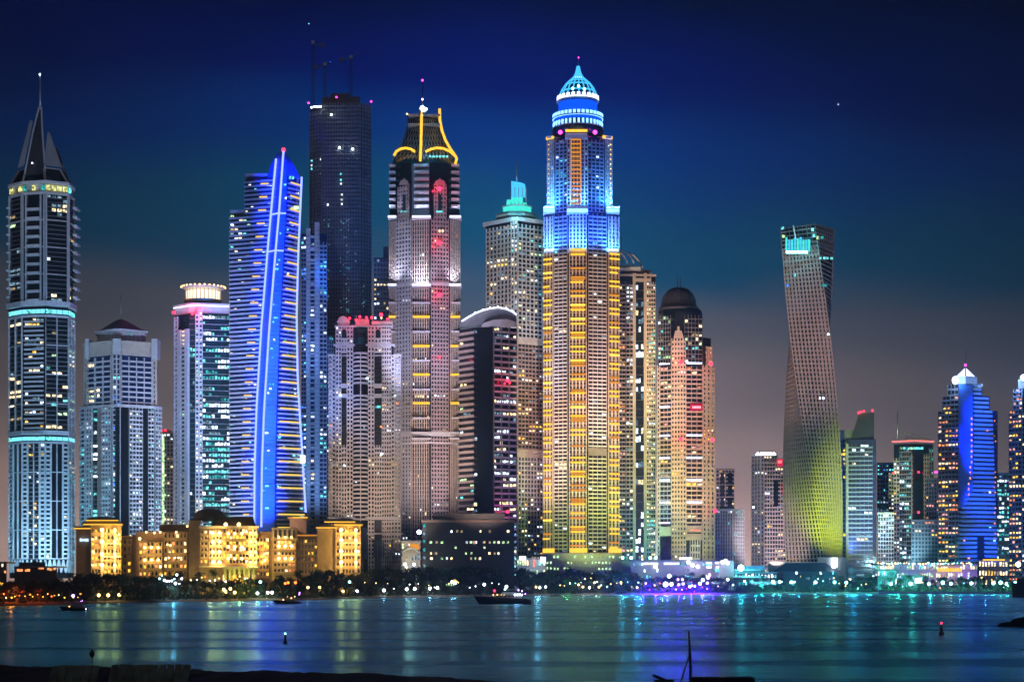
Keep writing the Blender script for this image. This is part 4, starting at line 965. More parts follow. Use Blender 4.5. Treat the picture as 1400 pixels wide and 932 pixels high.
def tower_edge():
    t = Tower('right_edge_tower', 'dark tower with orange windows and bright white crown lamp, cut by the right edge', 1398, 1600)
    t.prism('glazing','dark_glass', [(1380,10),(1397,0),(1440,10),(1438,44),(1384,44)], 560, 805); t.prism('glazing','dark_glass', [(1386,12),(1398,4),(1430,12),(1428,40),(1388,40)], 530, 560)
    t.fac('balcony','grey_cladding', (1380,10),(1397,0), 560, 795, 4, 37, .12, .36, 1, 1.2, .30, 'hot'); t.fac('balcony','blue_cladding', (1386,12),(1398,4), 530, 560, 3, 5, .1, .36, 1, 1.2, .15, 'hot')
    t.fac('balcony','blue_cladding', (1397,0),(1440,10), 560, 795, 8, 37, .1, .36, 1, 1.2, .1, 'white'); t.prism('core','blue_cladding', [(1392,14),(1424,14),(1422,36),(1394,36)], 516, 530)
    t.lamp(1399, 516, 'lamp_white', 4, 2.6, 'beacon'); light('POINT','sign_glow',(X(1396,t.Y-6),t.Y-6,Zr(518,t.Y)), col(150,190,255), 4e4, size=1)
    t.lamp(1392, 771, 'lamp_white', -30, 2.2, 'beacon')
    t.flood(1385, 770, col(90,150,240), 2.5e5, -90, 1390, 720, 70); t.flood(1392, 700, col(60,90,220), 1.5e5, -160, 1394, 560, 30); t.done()

for f in (tower_sail, tower_pyramid, tower_drum, tower_blue, tower_fins, tower_dark, tower_cream, tower_ribs, tower_behind, tower_blackglass, block_dark,
          tower_lantern, tower_tallest, tower_roof_fins, tower_dome, tower_twist, tower_slant, tower_led_roof, tower_bluepyr, tower_edge): f()

small_tower('slim_teal_tower', 'narrow pale tower with vertical teal light strip, just left of the drum roof tower', 219, 237, 592, 1650, nb=4, lit=.1, cols='mix', fl_rgb=col(215,205,215), pw=6e5,
            extra=lambda t: (t.one('light_strip','window_light_green', 220, 224.5, 594, 716, -1.4, -1), [t.lamp(px, 588, 'lamp_red', -1, .8) for px in (221,226)], t.bx('roof_block','pale_concrete', 219, 230, 587, 592, 2, 20)))
small_tower('slim_beige_tower', 'small distant beige tower with tall dark window bays, just right of the dark dome tower', 979, 1004, 642, 1900, 'mauve_stone', nb=6, lit=.04, cols='warm', fl_rgb=col(220,190,190), pw=1.1e6, frow=690,
            extra=lambda t: [t.bx('window_bay','dark_glass', a, b, r, r+15, -1.3, -1) for a, b in ((985,990),(995,1001)) for r in (646,663,680)])
small_tower('small_blue_block', 'low blue grey flat-roofed block below the small beige tower, right of the dome tower', 978, 1017, 697, 1700, 'pale_concrete', 'blue_glass', nb=12, fl=5, pier=.4, span=.3, lit=.05, cols='cool', corner=1002, fl_rgb=col(120,150,230), pw=4.5e5, frow=740, cat='building',
            extra=lambda t: t.prism('roof_block','dark_cladding', rect(984,1004,8,30), 692, 697))
small_tower('white_lit_roof_tower', 'pale tower with a line of bright white roof lamps, left of the twisted tower', 1028, 1062, 622, 1780, 'pale_concrete', nb=9, lit=.05, cols='mix', fl_rgb=col(220,205,210), pw=1.2e6, corner=1040,
            extra=lambda t: ([t.lamp(px, 619.5, 'lamp_white', 0, 1.0, 'lamp') for px in (1036,1041,1044,1048,1051,1054,1058)], t.one('lamp_bar','sign_white', 1033, 1061, 620, 622, -1, 0)))
small_tower('red_panel_tower', 'beige tower with glowing red panel at its top, partly behind the twisted tower', 1045, 1078, 633, 1730, 'mauve_stone', 'dark_glass', nb=9, lit=.08, cols='warm', fl_rgb=col(235,200,180), pw=9e5,
            extra=lambda t: (t.one('sign_panel','sign_red', 1062, 1071, 627, 637, -1.6, -1), t.one('sign_letter','neon_pink', 1063.5, 1069, 629, 633, -2, -1.7), t.prism('roof_block','mauve_stone', rect(1052,1072,4,20), 626, 633),
                             t.bx('window_bay','dark_glass', 1058, 1064, 656, 692, -1.3, -1), t.one('light_strip','sign_red', 1070, 1072, 660, 676, -1.5, -1), t.lamp(1030, 693, 'lamp_white', -1, .8, 'lamp')))
small_tower('dim_grey_tower', 'dim grey tower with small blue windows, between blue slab and sloped lattice tower', 1199, 1223, 634, 1850, 'grey_cladding', nb=6, lit=.16, cols='blue', fl_rgb=col(120,150,220), pw=7e5)
small_tower('pale_window_block', 'pale low apartment block with many windows, in front of the dim grey tower', 1200, 1222, 702, 1700, 'pale_concrete', nb=6, lit=.08, cols='cool', fl_rgb=col(130,200,210), pw=2.5e5, frow=760, cat='building')
small_tower('pink_window_tower', 'narrow pinkish tower with warm windows, just left of the sloped lattice tower', 1215, 1229, 648, 1760, 'mauve_stone', nb=4, lit=.2, cols='warm', fl_rgb=col(220,180,190), pw=4e5)
small_tower('dark_teal_block', 'dark teal block between the sloped lattice tower and the blue pyramid tower', 1266, 1284, 655, 1680, 'grey_cladding', 'teal_glass', nb=5, lit=.10, cols='hot', fl_rgb=col(60,150,190), pw=3e5)
small_tower('teal_office_tower', 'teal glass office tower with long cyan lit floors, right of the blue pyramid tower', 1362, 1384, 648, 1800, 'grey_cladding', 'teal_glass', nb=6, fl=6, pier=.04, span=.22, lit=.3, cols='cool', fl_rgb=col(60,190,200), pw=9e5)
small_tower('low_dark_block', 'low dark block with few windows, at the foot of the sloped lattice tower', 1246, 1282, 712, 1640, 'grey_cladding', 'teal_glass', nb=8, lit=.07, cols='hot', fl_rgb=col(50,120,170), pw=1.5e5, cat='building')

# ---------------------------------------------------------------- the gold-lit hotel and the low buildings by the shore
def shore_row(px):
    for (a,ra),(b,rb) in zip(SHORE, SHORE[1:]):
        if px <= b: return ra+(rb-ra)*(px-a)/(b-a)
    return SHORE[-1][1]
def shoreY(px): return F*H/(shore_row(px)-HOR)

def hotel():
    t = Tower('grand_hotel', 'wide gold-lit resort hotel with two bright pavilions, a dark dome and a colonnade', 300, 1170, 'hotel')
    gold = col(255,196,100)
    def block(a, b, r0, d0=0, d1=40, mat='sand_stone'): t.prism('wall', mat, rect(a,b,d0,d1), r0, 820)
    def floors(a, b, r0, r1, nb, nf, d, lit, cols='yellow', pier=.42, span=.4, out=.9, mat='sand_stone'):
        MIX['hotel'] = ['yellow','yellow','warm','orange']
        t.fac('wall_relief', mat, (a,d),(b,d), r0, r1, nb, nf, pier, span, out, out*.9, 0)
        for i in range(nb):
            for j in range(nf):
                w = (b-a)/nb*(1-pier)*.9; h = (r1-r0)/nf*(1-span)*.85; rr = r0+(j+.45)*(r1-r0)/nf
                if R.random() < lit: t.win(a+(i+.5)*(b-a)/nb, rr, w, h, R.choice(MIX['hotel']), d-.25)
                else: t.one('dark_window','dark_glass', a+(i+.5)*(b-a)/nb-w/2, a+(i+.5)*(b-a)/nb+w/2, rr-h/2, rr+h/2, d-.2, d)
    def lampl(px, row, d, pw=900, r=.75, m='lamp_warm'):
        t.lamp(px, row, m, d, r*1.15, 'wall_lamp')
        if pw: light('POINT','wall_lamp_glow',(X(px,t.Y+d-1.8),t.Y+d-1.8,Zr(row+1,t.Y)), gold, pw*(2.1 if pw >= 850 else .9), size=.25)
    # left pavilion
    block(104,124,722,6,40,'brown_stone'); block(124,166,716,0,34)
    t.one('sign_panel','sign_skyblue', 109, 111.8, 735.6, 739.6, 4.6, 5.2); t.one('sign_panel','sign_skyblue', 112.6, 115.5, 736.2, 739.4, 4.6, 5.2); t.one('sign_panel','sign_skyblue', 116.2, 120.6, 736, 739.6, 4.6, 5.2)
    for a, b, r, d in ((99,130,722,2),(117,162,711,-4),(113,168,716.5,-4)):
        t.loft('roof','sand_stone', [(rect(a,b,d,36),r),(rect(a+4,b-4,d+3,33),r-3.5)]); t.one('roof_light','neon_gold', a+.5, b-.5, r-.5, r+.7, d-.5, d+.1)
    t.loft('roof','sand_stone', [(rect(120,158,0,30),709),([(x,d) for x,d in rect(128,150,6,24)],705.5)]); t.one('roof_light','neon_gold', 122, 156, 707.5, 708.6, -.6, 0)
    floors(125,138,722,786,3,7,-.1,.5); floors(142,156,722,786,3,7,-.1,.35); floors(158,166,724,786,2,7,-.1,.5)
    for r in (742,760): t.bx('balcony','white_render', 138, 166, r, r+1.6, -2.2, 0)
    for px in (139.5, 157): 
        t.bx('pilaster','white_render', px-1.6, px+1.6, 722, 790, -1.8, 0)
        for r in (724, 740, 757, 772): lampl(px, r, -2.8, 900, 1.1 if px < 150 else .85)
    for r, px in ((737,127),(755,128),(772,127),(730,163)): lampl(px, r, -1.6, 420, .5)
    # link and long wing
    block(166,190,732,8,36,'brown_stone'); floors(168,180,736,786,2,5,7.9,.45); t.bx('cornice','sand_stone', 160, 180, 732, 734, 5, 9)
    block(186,258,726,6,40,'brown_stone'); block(218,272,716,14,44,'roof_tile'); block(190,222,738,2,12,'brown_stone')  # darker stone puts the wing's unlit gaps into the wall colour
    floors(190,222,740,790,6,5,1.9,.45); floors(224,256,728,790,6,6,5.5,.45)
    for px in (198,207,216): 
        for r in (748,765): lampl(px, r, .3, 380, .75)
    for px, r in ((191,736),(229,744),(233,745),(231,762),(239,762),(241,727),(256,719),(244,762),(200,727),(211,728),(219,727)): lampl(px, r, 0 if r > 735 else 4, 240, .55 if px != 191 else .8)
    block(258,274,712,-2,36); t.bx('cornice','sand_stone', 257, 275, 711, 713.5, -3, 0)
    # central block
    block(273,352,720,-4,36); t.bx('cornice','white_render', 272, 353, 718.5, 721.5, -6, -3); t.bx('cornice','white_render', 272, 353, 773, 775, -7, -3)
    t.loft('mansard_roof','roof_tile', [(rect(288,350,-2,34),719),(rect(294,346,4,30),706)]); 
    t.lathe('dome','roof_tile', 287, 16, [(23,712),(22.5,706),(19,700),(13,696.5),(6,694.6),(.3,694)], 24)
    floors(274,284,724,772,2,6,-4.1,.25,mat='cream_stone'); floors(286,304,724,772,4,6,-4.1,.2,mat='cream_stone'); floors(305,340,722,772,8,6,-4.3,.55,pier=.22,span=.3); floors(341,351,722,772,2,6,-4.1,.25)
    for r in (738,755,771): t.bx('balcony','sand_stone', 304, 341, r, r+2, -7, -4)
    for px in (291,300,342.5,349.5):
        for r in (728,740,754,768): lampl(px, r, -6.3, 850, .9 if px < 310 else .6)
    for px in (312,321,330.5):
        for r in (729,747,763): lampl(px, r, -5.6, 200, .8)
    for px in (308.5,326.5): lampl(px, 716.5, -5, 150, 1.0)
    for k in range(7): t.bx('column','cream_stone', 306+k*6.6, 308.6+k*6.6, 776, 812, -9, -7.5)
    t.bx('colonnade_roof','cream_stone', 303, 352, 775, 778, -10, -3); floors(304,350,780,808,8,1,-5,.8,pier=.3)
    for px in (315,335): light('POINT','wall_lamp_glow',(X(px,1150),1154,Zr(792,1150)), col(225,230,90), 3500, size=.3)
    # right wing
    block(350,372,726,4,38,'brown_stone'); floors(351,368,734,790,4,6,3.9,.65,pier=.3)
    for px, r in ((353,743),(358,742),(363,744),(352,761),(358,760),(364,763),(358,768)): lampl(px, r, 2.5, 300, .65, 'lamp_gold')
    block(372,406,722,0,36); floors(374,404,738,784,6,6,-.2,.55,pier=.35)
    t.bx('cornice','sand_stone', 371, 407, 735, 737, -1.5, 1)
    for k in range(5): t.one('dark_window','dark_glass', 375+k*6.3, 378.4+k*6.3, 724, 734, -.4, .1); t.bx('pergola_post','white_render', 373+k*6.4, 374.4+k*6.4, 722, 736, -3, -1.6)
    t.bx('pergola','white_render', 371, 405, 721, 723, -3.5, 0)
    for px in (381,390,398.5):
        for r in (746,763): lampl(px, r, -1.6, 420, .85)
        lampl(px, 734, -2, 260, .6); t.bx('balcony','sand_stone', px-5, px+3, 749, 751, -2, 0)
    block(396,419,708,10,30,'cream_stone'); t.bx('cornice','sand_stone', 393, 421, 706, 709, 7, 32); t.one('roof_light','neon_gold', 400, 420.5, 706.4, 707.4, 6.2, 6.8)
    light('POINT','wall_lamp_glow',(X(398,1170),1170,Zr(716,1170)), col(255,190,150), 1800, size=.3)
    block(405,436,732,4,38,'brown_stone'); t.bx('cornice','sand_stone', 404, 437, 730, 732.5, 2, 6); floors(407,434,736,786,6,6,3.9,.16); t.one('roof_light','neon_amber_soft', 405, 433, 731, 732, 1.3, 1.9)
    block(434,460,722,-2,34); t.bx('pilaster','sand_stone', 440, 443, 770, 792, -3.5, -2); t.bx('pilaster','sand_stone', 448, 451, 770, 792, -3.5, -2)
    t.loft('roof','sand_stone', [(rect(431,462,-5,36),721),(rect(436,458,0,30),717)]); t.one('roof_light','neon_gold', 432, 461, 720.4, 721.6, -5.8, -5.1)
    light('POINT','wall_lamp_glow',(X(447,1150),1150,Zr(790,1150)), gold, 3600, size=.3); light('POINT','wall_lamp_glow',(X(266,1150),1150,Zr(790,1150)), gold, 2600, size=.3)
    # right pavilion
    block(458,493,716,-3,32)
    for a, b, r, d in ((443,486,713,-7),(456,496,717,-7)):
        t.loft('roof','sand_stone', [(rect(a,b,d,34),r),(rect(a+4,b-4,d+3,31),r-3.5)]); t.one('roof_light','neon_gold', a+.5, b-.5, r-.5, r+.7, d-.6, d)
    t.loft('roof','sand_stone', [(rect(462,484,-2,28),710.5),(rect(468,478,4,20),707.5)])
    floors(459,465,722,786,1,7,-3.1,.4); floors(468,485,722,786,4,7,-3.1,.3); floors(488,493,722,786,1,7,-3.1,.3)
    for r in (741,757): t.bx('balcony','white_render', 466, 493, r, r+1.6, -5, -3)
    for px in (466.5, 486.5):
        t.bx('pilaster','white_render', px-1.5, px+1.5, 722, 790, -4.8, -3)
        for r in (724, 738, 753, 768): lampl(px, r, -5.8, 850, 1.05 if px < 470 else .85)
    t.done()
hotel()

def low_building(name, label, a, b, r0, Y, wall, nb, nf, lit, cols, cat='building', dep=14, roofr=None, extra=None):
    t = Tower(name, label, (a+b)/2, Y, cat)
    t.prism('wall', wall, rect(a,b,0,dep), r0, 806); t.fac('wall_relief', wall, (a,0),(b,0), r0, 803, nb, nf, .3, .35, .5, .5, lit, cols, wh=.9)
    t.bx('roof','grey_cladding', a-1, b+1, r0-1.5, r0+.6, -1.2, dep+1)
    if extra: extra(t)
    t.done()
low_building('arched_entrance','low cream hall with curved lit roof beam, right foot of the cream arch tower', 549, 575, 740, 1290, 'cream_stone', 6, 4, .35, 'mix', extra=lambda t: (
    t.mb('arch_beam','white_render').tube([(*t.p(549+i*2.5,-2), t.z(755-6*math.sin(math.pi*i/10))) for i in range(11)], .8, 5), t.one('wall_panel','neon_amber_soft', 560, 573, 743, 751, -1, -.8), t.lamp(573, 727, 'lamp_white', -3, 1.6, 'floodlamp'), [t.lamp(px, 771, 'lamp_white', -4, 1.0, 'lamp') for px in (554, 566)]))
light('POINT','lamp_glow',(X(560,1270),1270,Zr(765,1270)), col(240,230,190), 9000, size=.4)
low_building('pale_podium','pale low podium lit by white signs, at the foot of the lantern crown tower', 700, 746, 764, 1420, 'pale_concrete', 14, 3, .4, 'mix', extra=lambda t: (t.one('sign_panel','sign_white', 739, 746, 761, 769, -2, -1.5), t.one('sign_panel','sign_white', 710, 719, 760, 765, -2, -1.5), t.one('wall_panel','neon_pink', 729, 731, 764, 775, -2, -1.8)))
light('POINT','lamp_glow',(X(735,1400),1400,Zr(772,1400)), col(200,230,240), 12000, size=.5)
def mall(t):
    for a, b, r in ((880,900,770),(908,929,770),(966,973,769),(978,984,769),(966,973,775),(979,983,775)): 
        n = max(3,int((b-a)/2.2))
        for k in range(n): t.one('sign_letter','sign_white', a+(b-a)*k/n, a+(b-a)*(k+.75)/n, r-1.1, r+1.1, -1.8, -1.2)
    for k in range(6): t.one('sign_letter','sign_white', 929+k*3, 931.1+k*3, 761.5, 764.5, 1, 1.6)
    for px, row in ((896,774),(954,774),(988,768),(992,766),(995,769),(941,768),(947,772)): t.lamp(px, row, 'lamp_white', -4, 1.3, 'lamp')
    t.prism('wall','cream_stone', rect(983,1003,-4,12), 766, 806)
low_building('white_sign_mall','long low pale building with rows of white lit letters, below the dark dome tower', 862, 1002, 767, 1430, 'mauve_stone', 40, 4, .35, 'cool', extra=mall)
MALL = .45
for px, c_, pw in ((875,col(150,240,230),1.4e4),(905,col(170,215,255),1.4e4),(935,col(200,210,255),1.2e4),(965,col(200,220,255),1.2e4),(990,col(255,235,200),1.0e4)):
    light('POINT','lamp_glow',(X(px,1408),1408,Zr(777,1408)), c_, pw*MALL, size=.5)
low_building('teal_canopy_hall','low hall with stacked flat teal lit canopies, left foot of the twisted tower', 1000, 1062, 783, 1440, 'teal_glass', 14, 2, .5, 'cool', extra=lambda t: (
    [t.bx('canopy','pale_concrete', a, b, r, r+1.6, -4, 10) for a, b, r in ((996,1050,787),(1003,1040,778),(1025,1066,795))], t.prism('roof_block','blue_cladding', rect(1018,1046,4,20), 773, 786), t.lamp(1013, 776, 'lamp_cyan', -4, 2.6, 'floodlamp'),
    [t.one('light_strip','neon_cyan', a, b, r, r+.8, -4.6, -4.2) for a, b, r in ((1014,1048,788.5),(1027,1062,797))]))
light('POINT','lamp_glow',(X(1013,1425),1425,Zr(775,1425)), col(60,220,225), 2.0e4, size=.6); light('POINT','lamp_glow',(X(1035,1425),1425,Zr(795,1425)), col(60,225,215), 9e3, size=.6)
low_building('dark_roof_hall','wide dark hall with a long sloped roof, in front of the twisted tower', 1070, 1145, 780, 1450, 'dark_cladding', 18, 3, .12, 'cool', extra=lambda t: (
    t.loft('sloped_roof','dark_cladding', [(rect(1056,1150,-3,22),781),(rect(1074,1128,4,16),769)]), t.lamp(1140, 773, 'lamp_white', -4, 2.0, 'floodlamp'), t.lamp(1086, 795, 'lamp_cyan', -4, .7, 'lamp')))
def festive(t):
    for k in range(34): t.lamp(1200+k*3.9+R.uniform(-1,1), 770+R.uniform(-1,1), R.choice(['lamp_warm','lamp_cyan','lamp_cyan','lamp_warm']), -2, R.uniform(.3,.75), 'lamp')
    t.bx('canopy','sand_stone', 1280, 1316, 772, 774, -4, 2)
    for k in range(10): t.one('light_strip','neon_amber', 1282+k*3.4, 1284.2+k*3.4, 776, 781, -1.4, -1)
    t.one('light_strip','neon_amber', 1344, 1374, 764, 766, -2, -1.4)
low_building('lilac_podium','long low lilac-lit podium edged with small lamps, left foot of the blue pyramid tower', 1196, 1336, 771, 1560, 'white_render', 42, 3, .3, 'mix', extra=festive)
for px, c_, pw in ((1210,col(90,200,220),8e3),(1245,col(130,160,240),8e3),(1272,col(150,110,255),1.0e4),(1298,col(255,180,110),1.0e4),(1325,col(160,90,255),1.6e4)):
    light('POINT','lamp_glow',(X(px,1542),1542,Zr(782,1542)), c_, pw*.45, size=.5)
low_building('orange_terrace','low terrace building with orange lamps, right foot of the blue pyramid tower', 1338, 1378, 766, 1570, 'brown_stone', 10, 3, .5, 'warm')
low_building('dark_villas','low dark villas with orange windows, in front of the sail crown tower', 20, 78, 775, 1000, 'dark_cladding', 13, 3, 0, 'hot', dep=18, extra=lambda t: (
    [t.win(px, row, 3.6, 3.2, 'orange', -.7) for px, row in ((25,779),(29,779),(36,779),(39,779),(54,776),(58,776),(70,778),(75,777),(66,777))], t.prism('roof_block','dark_cladding', rect(26,62,4,14), 768, 776), t.prism('roof_block','dark_cladding', rect(44,50,2,10), 765, 769)))
low_building('corner_villa','small dark villa with an orange window, at the left edge below the sail crown tower', -6, 9, 769, 1010, 'brown_stone', 4, 4, .15, 'hot')
low_building('beach_pavilion','small dark pavilion with yellow lit roof sign, in trees left of the largest yacht', 596, 622, 796, 1235, 'dark_cladding', 8, 1, .5, 'green', dep=6, extra=lambda t: t.plate('roof_light','neon_yellow', [(638-22,796),(650-22,796),(644-22,791)], -1, -.6))
low_building('low_right_pavilion','low cyan-lit pavilion with a bright square sign, in front of the sloped lattice tower', 1232, 1262, 787, 1440, 'grey_cladding', 10, 2, .3, 'cool', dep=8, extra=lambda t: t.one('sign_panel','sign_white', 1251, 1260, 790, 796.5, -2, -1.5))
light('POINT','lamp_glow',(X(1250,1428),1428,Zr(798,1428)), col(90,230,215), 6e3, size=.5)
low_building('green_lit_bar','low pale bar building in cyan-green light, behind trees right of the twisted tower', 1200, 1226, 779, 1450, 'pale_concrete', 10, 2, .6, 'cool', dep=8)
light('POINT','lamp_glow',(X(1215,1438),1438,Zr(784,1438)), col(60,230,190), 3e3, size=.5)

# ---------------------------------------------------------------- ground, bank, water
def sheet(name, mat, rings, kind='structure'):
    b = MB(); n = len(rings[0])
    for r in rings: b.v += r
    for i in range(len(rings)-1):
        for j in range(n-1): b.f.append((i*n+j, i*n+j+1, (i+1)*n+j+1, (i+1)*n+j))
    o = b.build(name, mat); o['kind'] = kind; return o
pxs = [-700,-300]+list(range(-60,1480,20))+[1700,1900]
def srow(off, z):
    return [(X(px,shoreY(px)+off+R.uniform(-.8,.8)), shoreY(px)+off, z+R.uniform(-.05,.05)) for px in pxs]
rings = [srow(-6,-1.2), srow(0,.05), srow(5,.8), srow(14,1.3), srow(40,1.5)]
far = [(X(px,1500)*1.1, max(1500,shoreY(px)+60), 1.5) for px in pxs]
rings += [far, [(x*2, 3200, 1.5) for x,y,z in far], [(x*6, 5600, 1.5) for x,y,z in far]]
sheet('ground', 'sand', rings)

m, nt, out = newmat('sea')
p = nt.nodes.new('ShaderNodeBsdfGlossy'); p.inputs['Color'].default_value = (.26,.74,1.0,1)
df = nt.nodes.new('ShaderNodeBsdfDiffuse'); df.inputs[0].default_value = (.002,.02,.035,1); frn = nt.nodes.new('ShaderNodeFresnel'); frn.inputs[0].default_value = 1.75; mxs = nt.nodes.new('ShaderNodeMixShader')
tc = nt.nodes.new('ShaderNodeTexCoord'); prev = None
mpr = nt.nodes.new('ShaderNodeMapping'); mpr.inputs['Scale'].default_value = (.004,.03,1); nzr = nt.nodes.new('ShaderNodeTexNoise'); nzr.inputs['Scale'].default_value = 1; nzr.inputs['Detail'].default_value = 5
mrr = nt.nodes.new('ShaderNodeMapRange'); mrr.inputs[1].default_value = .35; mrr.inputs[2].default_value = .65; mrr.inputs[3].default_value = .16; mrr.inputs[4].default_value = .32
nt.links.new(tc.outputs['Object'], mpr.inputs[0]); nt.links.new(mpr.outputs[0], nzr.inputs['Vector']); nt.links.new(nzr.outputs[0], mrr.inputs[0]); nt.links.new(mrr.outputs[0], p.inputs['Roughness'])
for sx, sy, st, dist in ((.04,.33,1.0,1.15),(.14,1.1,.8,.3),(.009,.035,1.0,.45)):
    mp = nt.nodes.new('ShaderNodeMapping'); mp.inputs['Scale'].default_value = (sx,sy,1); nz = nt.nodes.new('ShaderNodeTexNoise'); nz.inputs['Scale'].default_value = 1; nz.inputs['Detail'].default_value = 4; nz.inputs['Distortion'].default_value = 1.2
    bp = nt.nodes.new('ShaderNodeBump'); bp.inputs['Strength'].default_value = st; bp.inputs['Distance'].default_value = dist
    nt.links.new(tc.outputs['Object'], mp.inputs[0]); nt.links.new(mp.outputs[0], nz.inputs['Vector']); nt.links.new(nz.outputs[0], bp.inputs['Height'])
    if prev: nt.links.new(prev.outputs[0], bp.inputs['Normal'])
    prev = bp
for n_ in (p, df, frn): nt.links.new(prev.outputs[0], n_.inputs['Normal'])
mf = nt.nodes.new('ShaderNodeMath'); mf.operation = 'MULTIPLY_ADD'; mf.inputs[1].default_value = .55; mf.inputs[2].default_value = .4; nt.links.new(frn.outputs[0], mf.inputs[0]); nt.links.new(mf.outputs[0], mxs.inputs[0]); nt.links.new(df.outputs[0], mxs.inputs[1]); nt.links.new(p.outputs[0], mxs.inputs[2]); nt.links.new(mxs.outputs[0], out.inputs[0])
b = MB(); b.quad((-6300,-560,0),(6300,-560,0),(6300,3000,0),(-6300,3000,0)); o = b.build('water','sea'); o['kind'] = 'structure'

# near bank, rising toward the viewer
def bank_top(px):
    tab = [(-400,907),(0,908.5),(60,911),(160,911),(262,914),(300,917),(340,917),(362,914.5),(395,918),(440,919),(500,919),(560,923.5),(600,924),(640,928),(700,932),(760,936),(900,944),(1800,952)]
    for (a,ra),(c_,rc) in zip(tab,tab[1:]):
        if px <= c_: return ra+(rc-ra)*(px-a)/(c_-a)
    return 952
bp_ = list(range(-400,1800,8)); rr = []
for k, (f, dz) in enumerate(((1.06,-1.2),(1.0,.55),(.93,.9),(.8,1.6),(.62,2.8),(.35,4.5),(.05,6.5))):
    row = []
    for px in bp_:
        q = bank_top(px)+(R.uniform(-1,1) if k == 1 else 0); Y = F*(H-.55)/(q-HOR)
        row.append((X(px,Y)*1.0 if f > .3 else X(px,Y*f)*1.5, Y*f, dz+(R.uniform(-.12,.12) if k > 1 else 0)))
    rr.append(row)
sheet('near_bank', 'bank_soil', rr)
for i, (px, row, w, hgt) in enumerate(((1393,852,9,2.6),(1399,853,10,3.4),(1386,853.5,4.5,1.2))):
    if i: continue
    Y = F*H/(856-HOR); b = MB()
    for a, hh, ww in ((0,2.3,4),(4.5,3.4,5),(-3.5,1.2,3),(9,3,6)):
        b.lathe(a, 0, [(ww,-.5),(ww*.85,hh*.35),(ww*.5,hh*.8),(.2,hh)], 9, a)
    o = b.build('rock','rock', loc=(X(1397,Y),Y,0)); tag(o,'dark rock islet on the water at the right edge','rock')

# ---------------------------------------------------------------- foreground things
def fence(px0, px1, Y, rows, label):
    root = empty('timber_screen', (X((px0+px1)/2,Y), Y, 2.7), label, 'fence', 'timber screens on the near bank')
    x0, x1 = X(px0,Y)-X((px0+px1)/2,Y), X(px1,Y)-X((px0+px1)/2,Y); h0 = Zr(rows,Y)-2.7; n = int((x1-x0)/.62)
    b = MB(); b.box(x0,x1,.06,.14,.5,.62); b.box(x0,x1,.06,.14,h0-.5,h0-.38); b.build('rail','black_timber', root)
    for k in range(n):
        a = x0+(x1-x0)*k/n; w = (x1-x0)/n*R.uniform(.86,.99); hh = h0+R.choice([0,0,0,.04,-.05]); ln = -.55+R.uniform(-.04,.04)
        b = MB(); b.hexa([(a+ln,0,0),(a+ln+w,0,0),(a+ln+w,.05,0),(a+ln,.05,0),(a,0,hh),(a+w,0,hh),(a+w,.05,hh),(a,.05,hh)]); b.build('board','old_timber', root)
fence(72, 138, 150, 909, 'left timber screen of leaning boards on the dark near bank')
fence(153, 262, 148, 908, 'right and wider timber screen of leaning boards on the dark near bank')
Y = 235; s = Y/F
root = empty('sign_post', (X(126,Y),Y,.6), 'thin post with dark round board, on the near bank above the left timber screen', 'signpost')
b = MB(); b.tube([(0,0,-.4),(0,0,Zr(894,Y)-.6)], .05, 8); b.build('post','black_timber', root)
b = MB(); zc = Zr(893.5,Y)-.6; b.loft([[(.36*math.cos(a),y,zc+.46*math.sin(a)) for a in [2*math.pi*i/14 for i in range(14)]] for y in (-.1,.05)]); b.box(-.1,.1,-.08,.03,zc+.4,zc+.62); b.build('board','black_timber', root)
Y = 212; s = Y/F
root = empty('mooring_post', (X(942.5,Y),Y,0), 'tall black timber pole with a slanted brace standing in the water at the lower edge', 'post')
b = MB(); b.tube([(.2,0,-1),(.1,0,2.5),(-.1,0,Zr(862,Y))], [.17,.15,.11], 8); b.build('pole','black_timber', root)
b = MB(); b.tube([(-1.25,.1,-.8),(-.05,.1,Zr(897,Y))], .08, 6); b.build('brace','black_timber', root)
root = empty('floating_jetty', (X(985,206),206,0), 'dark timber jetty sections afloat beside the black mooring pole', 'jetty')
for a, c_ in ((944,981),(983,1030)):
    b = MB(); x0, x1 = X(a,206)-X(985,206), X(c_,206)-X(985,206); b.box(x0,x1,-1.4,1.4,.25,.8); b.box(x0+.1,x1-.15,-1.3,1.3,-.3,.25)
    for k in range(8): b.box(x0+(x1-x0)*k/8+.03,x0+(x1-x0)*(k+1)/8-.03,-1.45,1.45,.8,.86)
    b.build('deck','black_timber', root)
o = MB(); o.tube([(-1.1,0,.9),(1.1,.3,-.1)], [.14,.2], 6); o.tube([(-.9,.4,.2),(1.3,.5,.25)], .16, 6); o = o.build('driftwood','black_timber', loc=(X(906,208),208,.1)); tag(o,'dark beam slanting out of the water left of the mooring pole','driftwood')

def buoy(px, row, label, lampm, hpx, red=False):
    Y = F*H/(row-HOR); s = Y/F; h = hpx*s
    root = empty('channel_buoy', (X(px,Y),Y,0), label, 'buoy')
    b = MB(); b.lathe(0,0,[(.05*h,-.3),(.20*h,-.1*h),(.22*h,.12*h),(.12*h,.2*h)],14); b.build('float','buoy_paint',root,True)
    b = MB(); b.lathe(0,0,[(.13*h,.2*h),(.11*h,.5*h),(.07*h,.84*h)],12); b.build('body','buoy_paint',root,True)
    b = MB(); b.lathe(0,0,[(.1*h,.82*h),(.1*h,.85*h)],12); b.build('lamp_stand','dark_steel',root)
    child('lamp', unit_ball(lampm), root, (0,0,h*.93), (.075*h,)*3)
buoy(390, 879.5, 'dark channel buoy with a pale cyan lamp, on the blue lit water at left', 'lamp_cyan', 15)
buoy(1287, 867, 'dark channel buoy with a red lamp, on the dark water at right', 'lamp_red', 17)
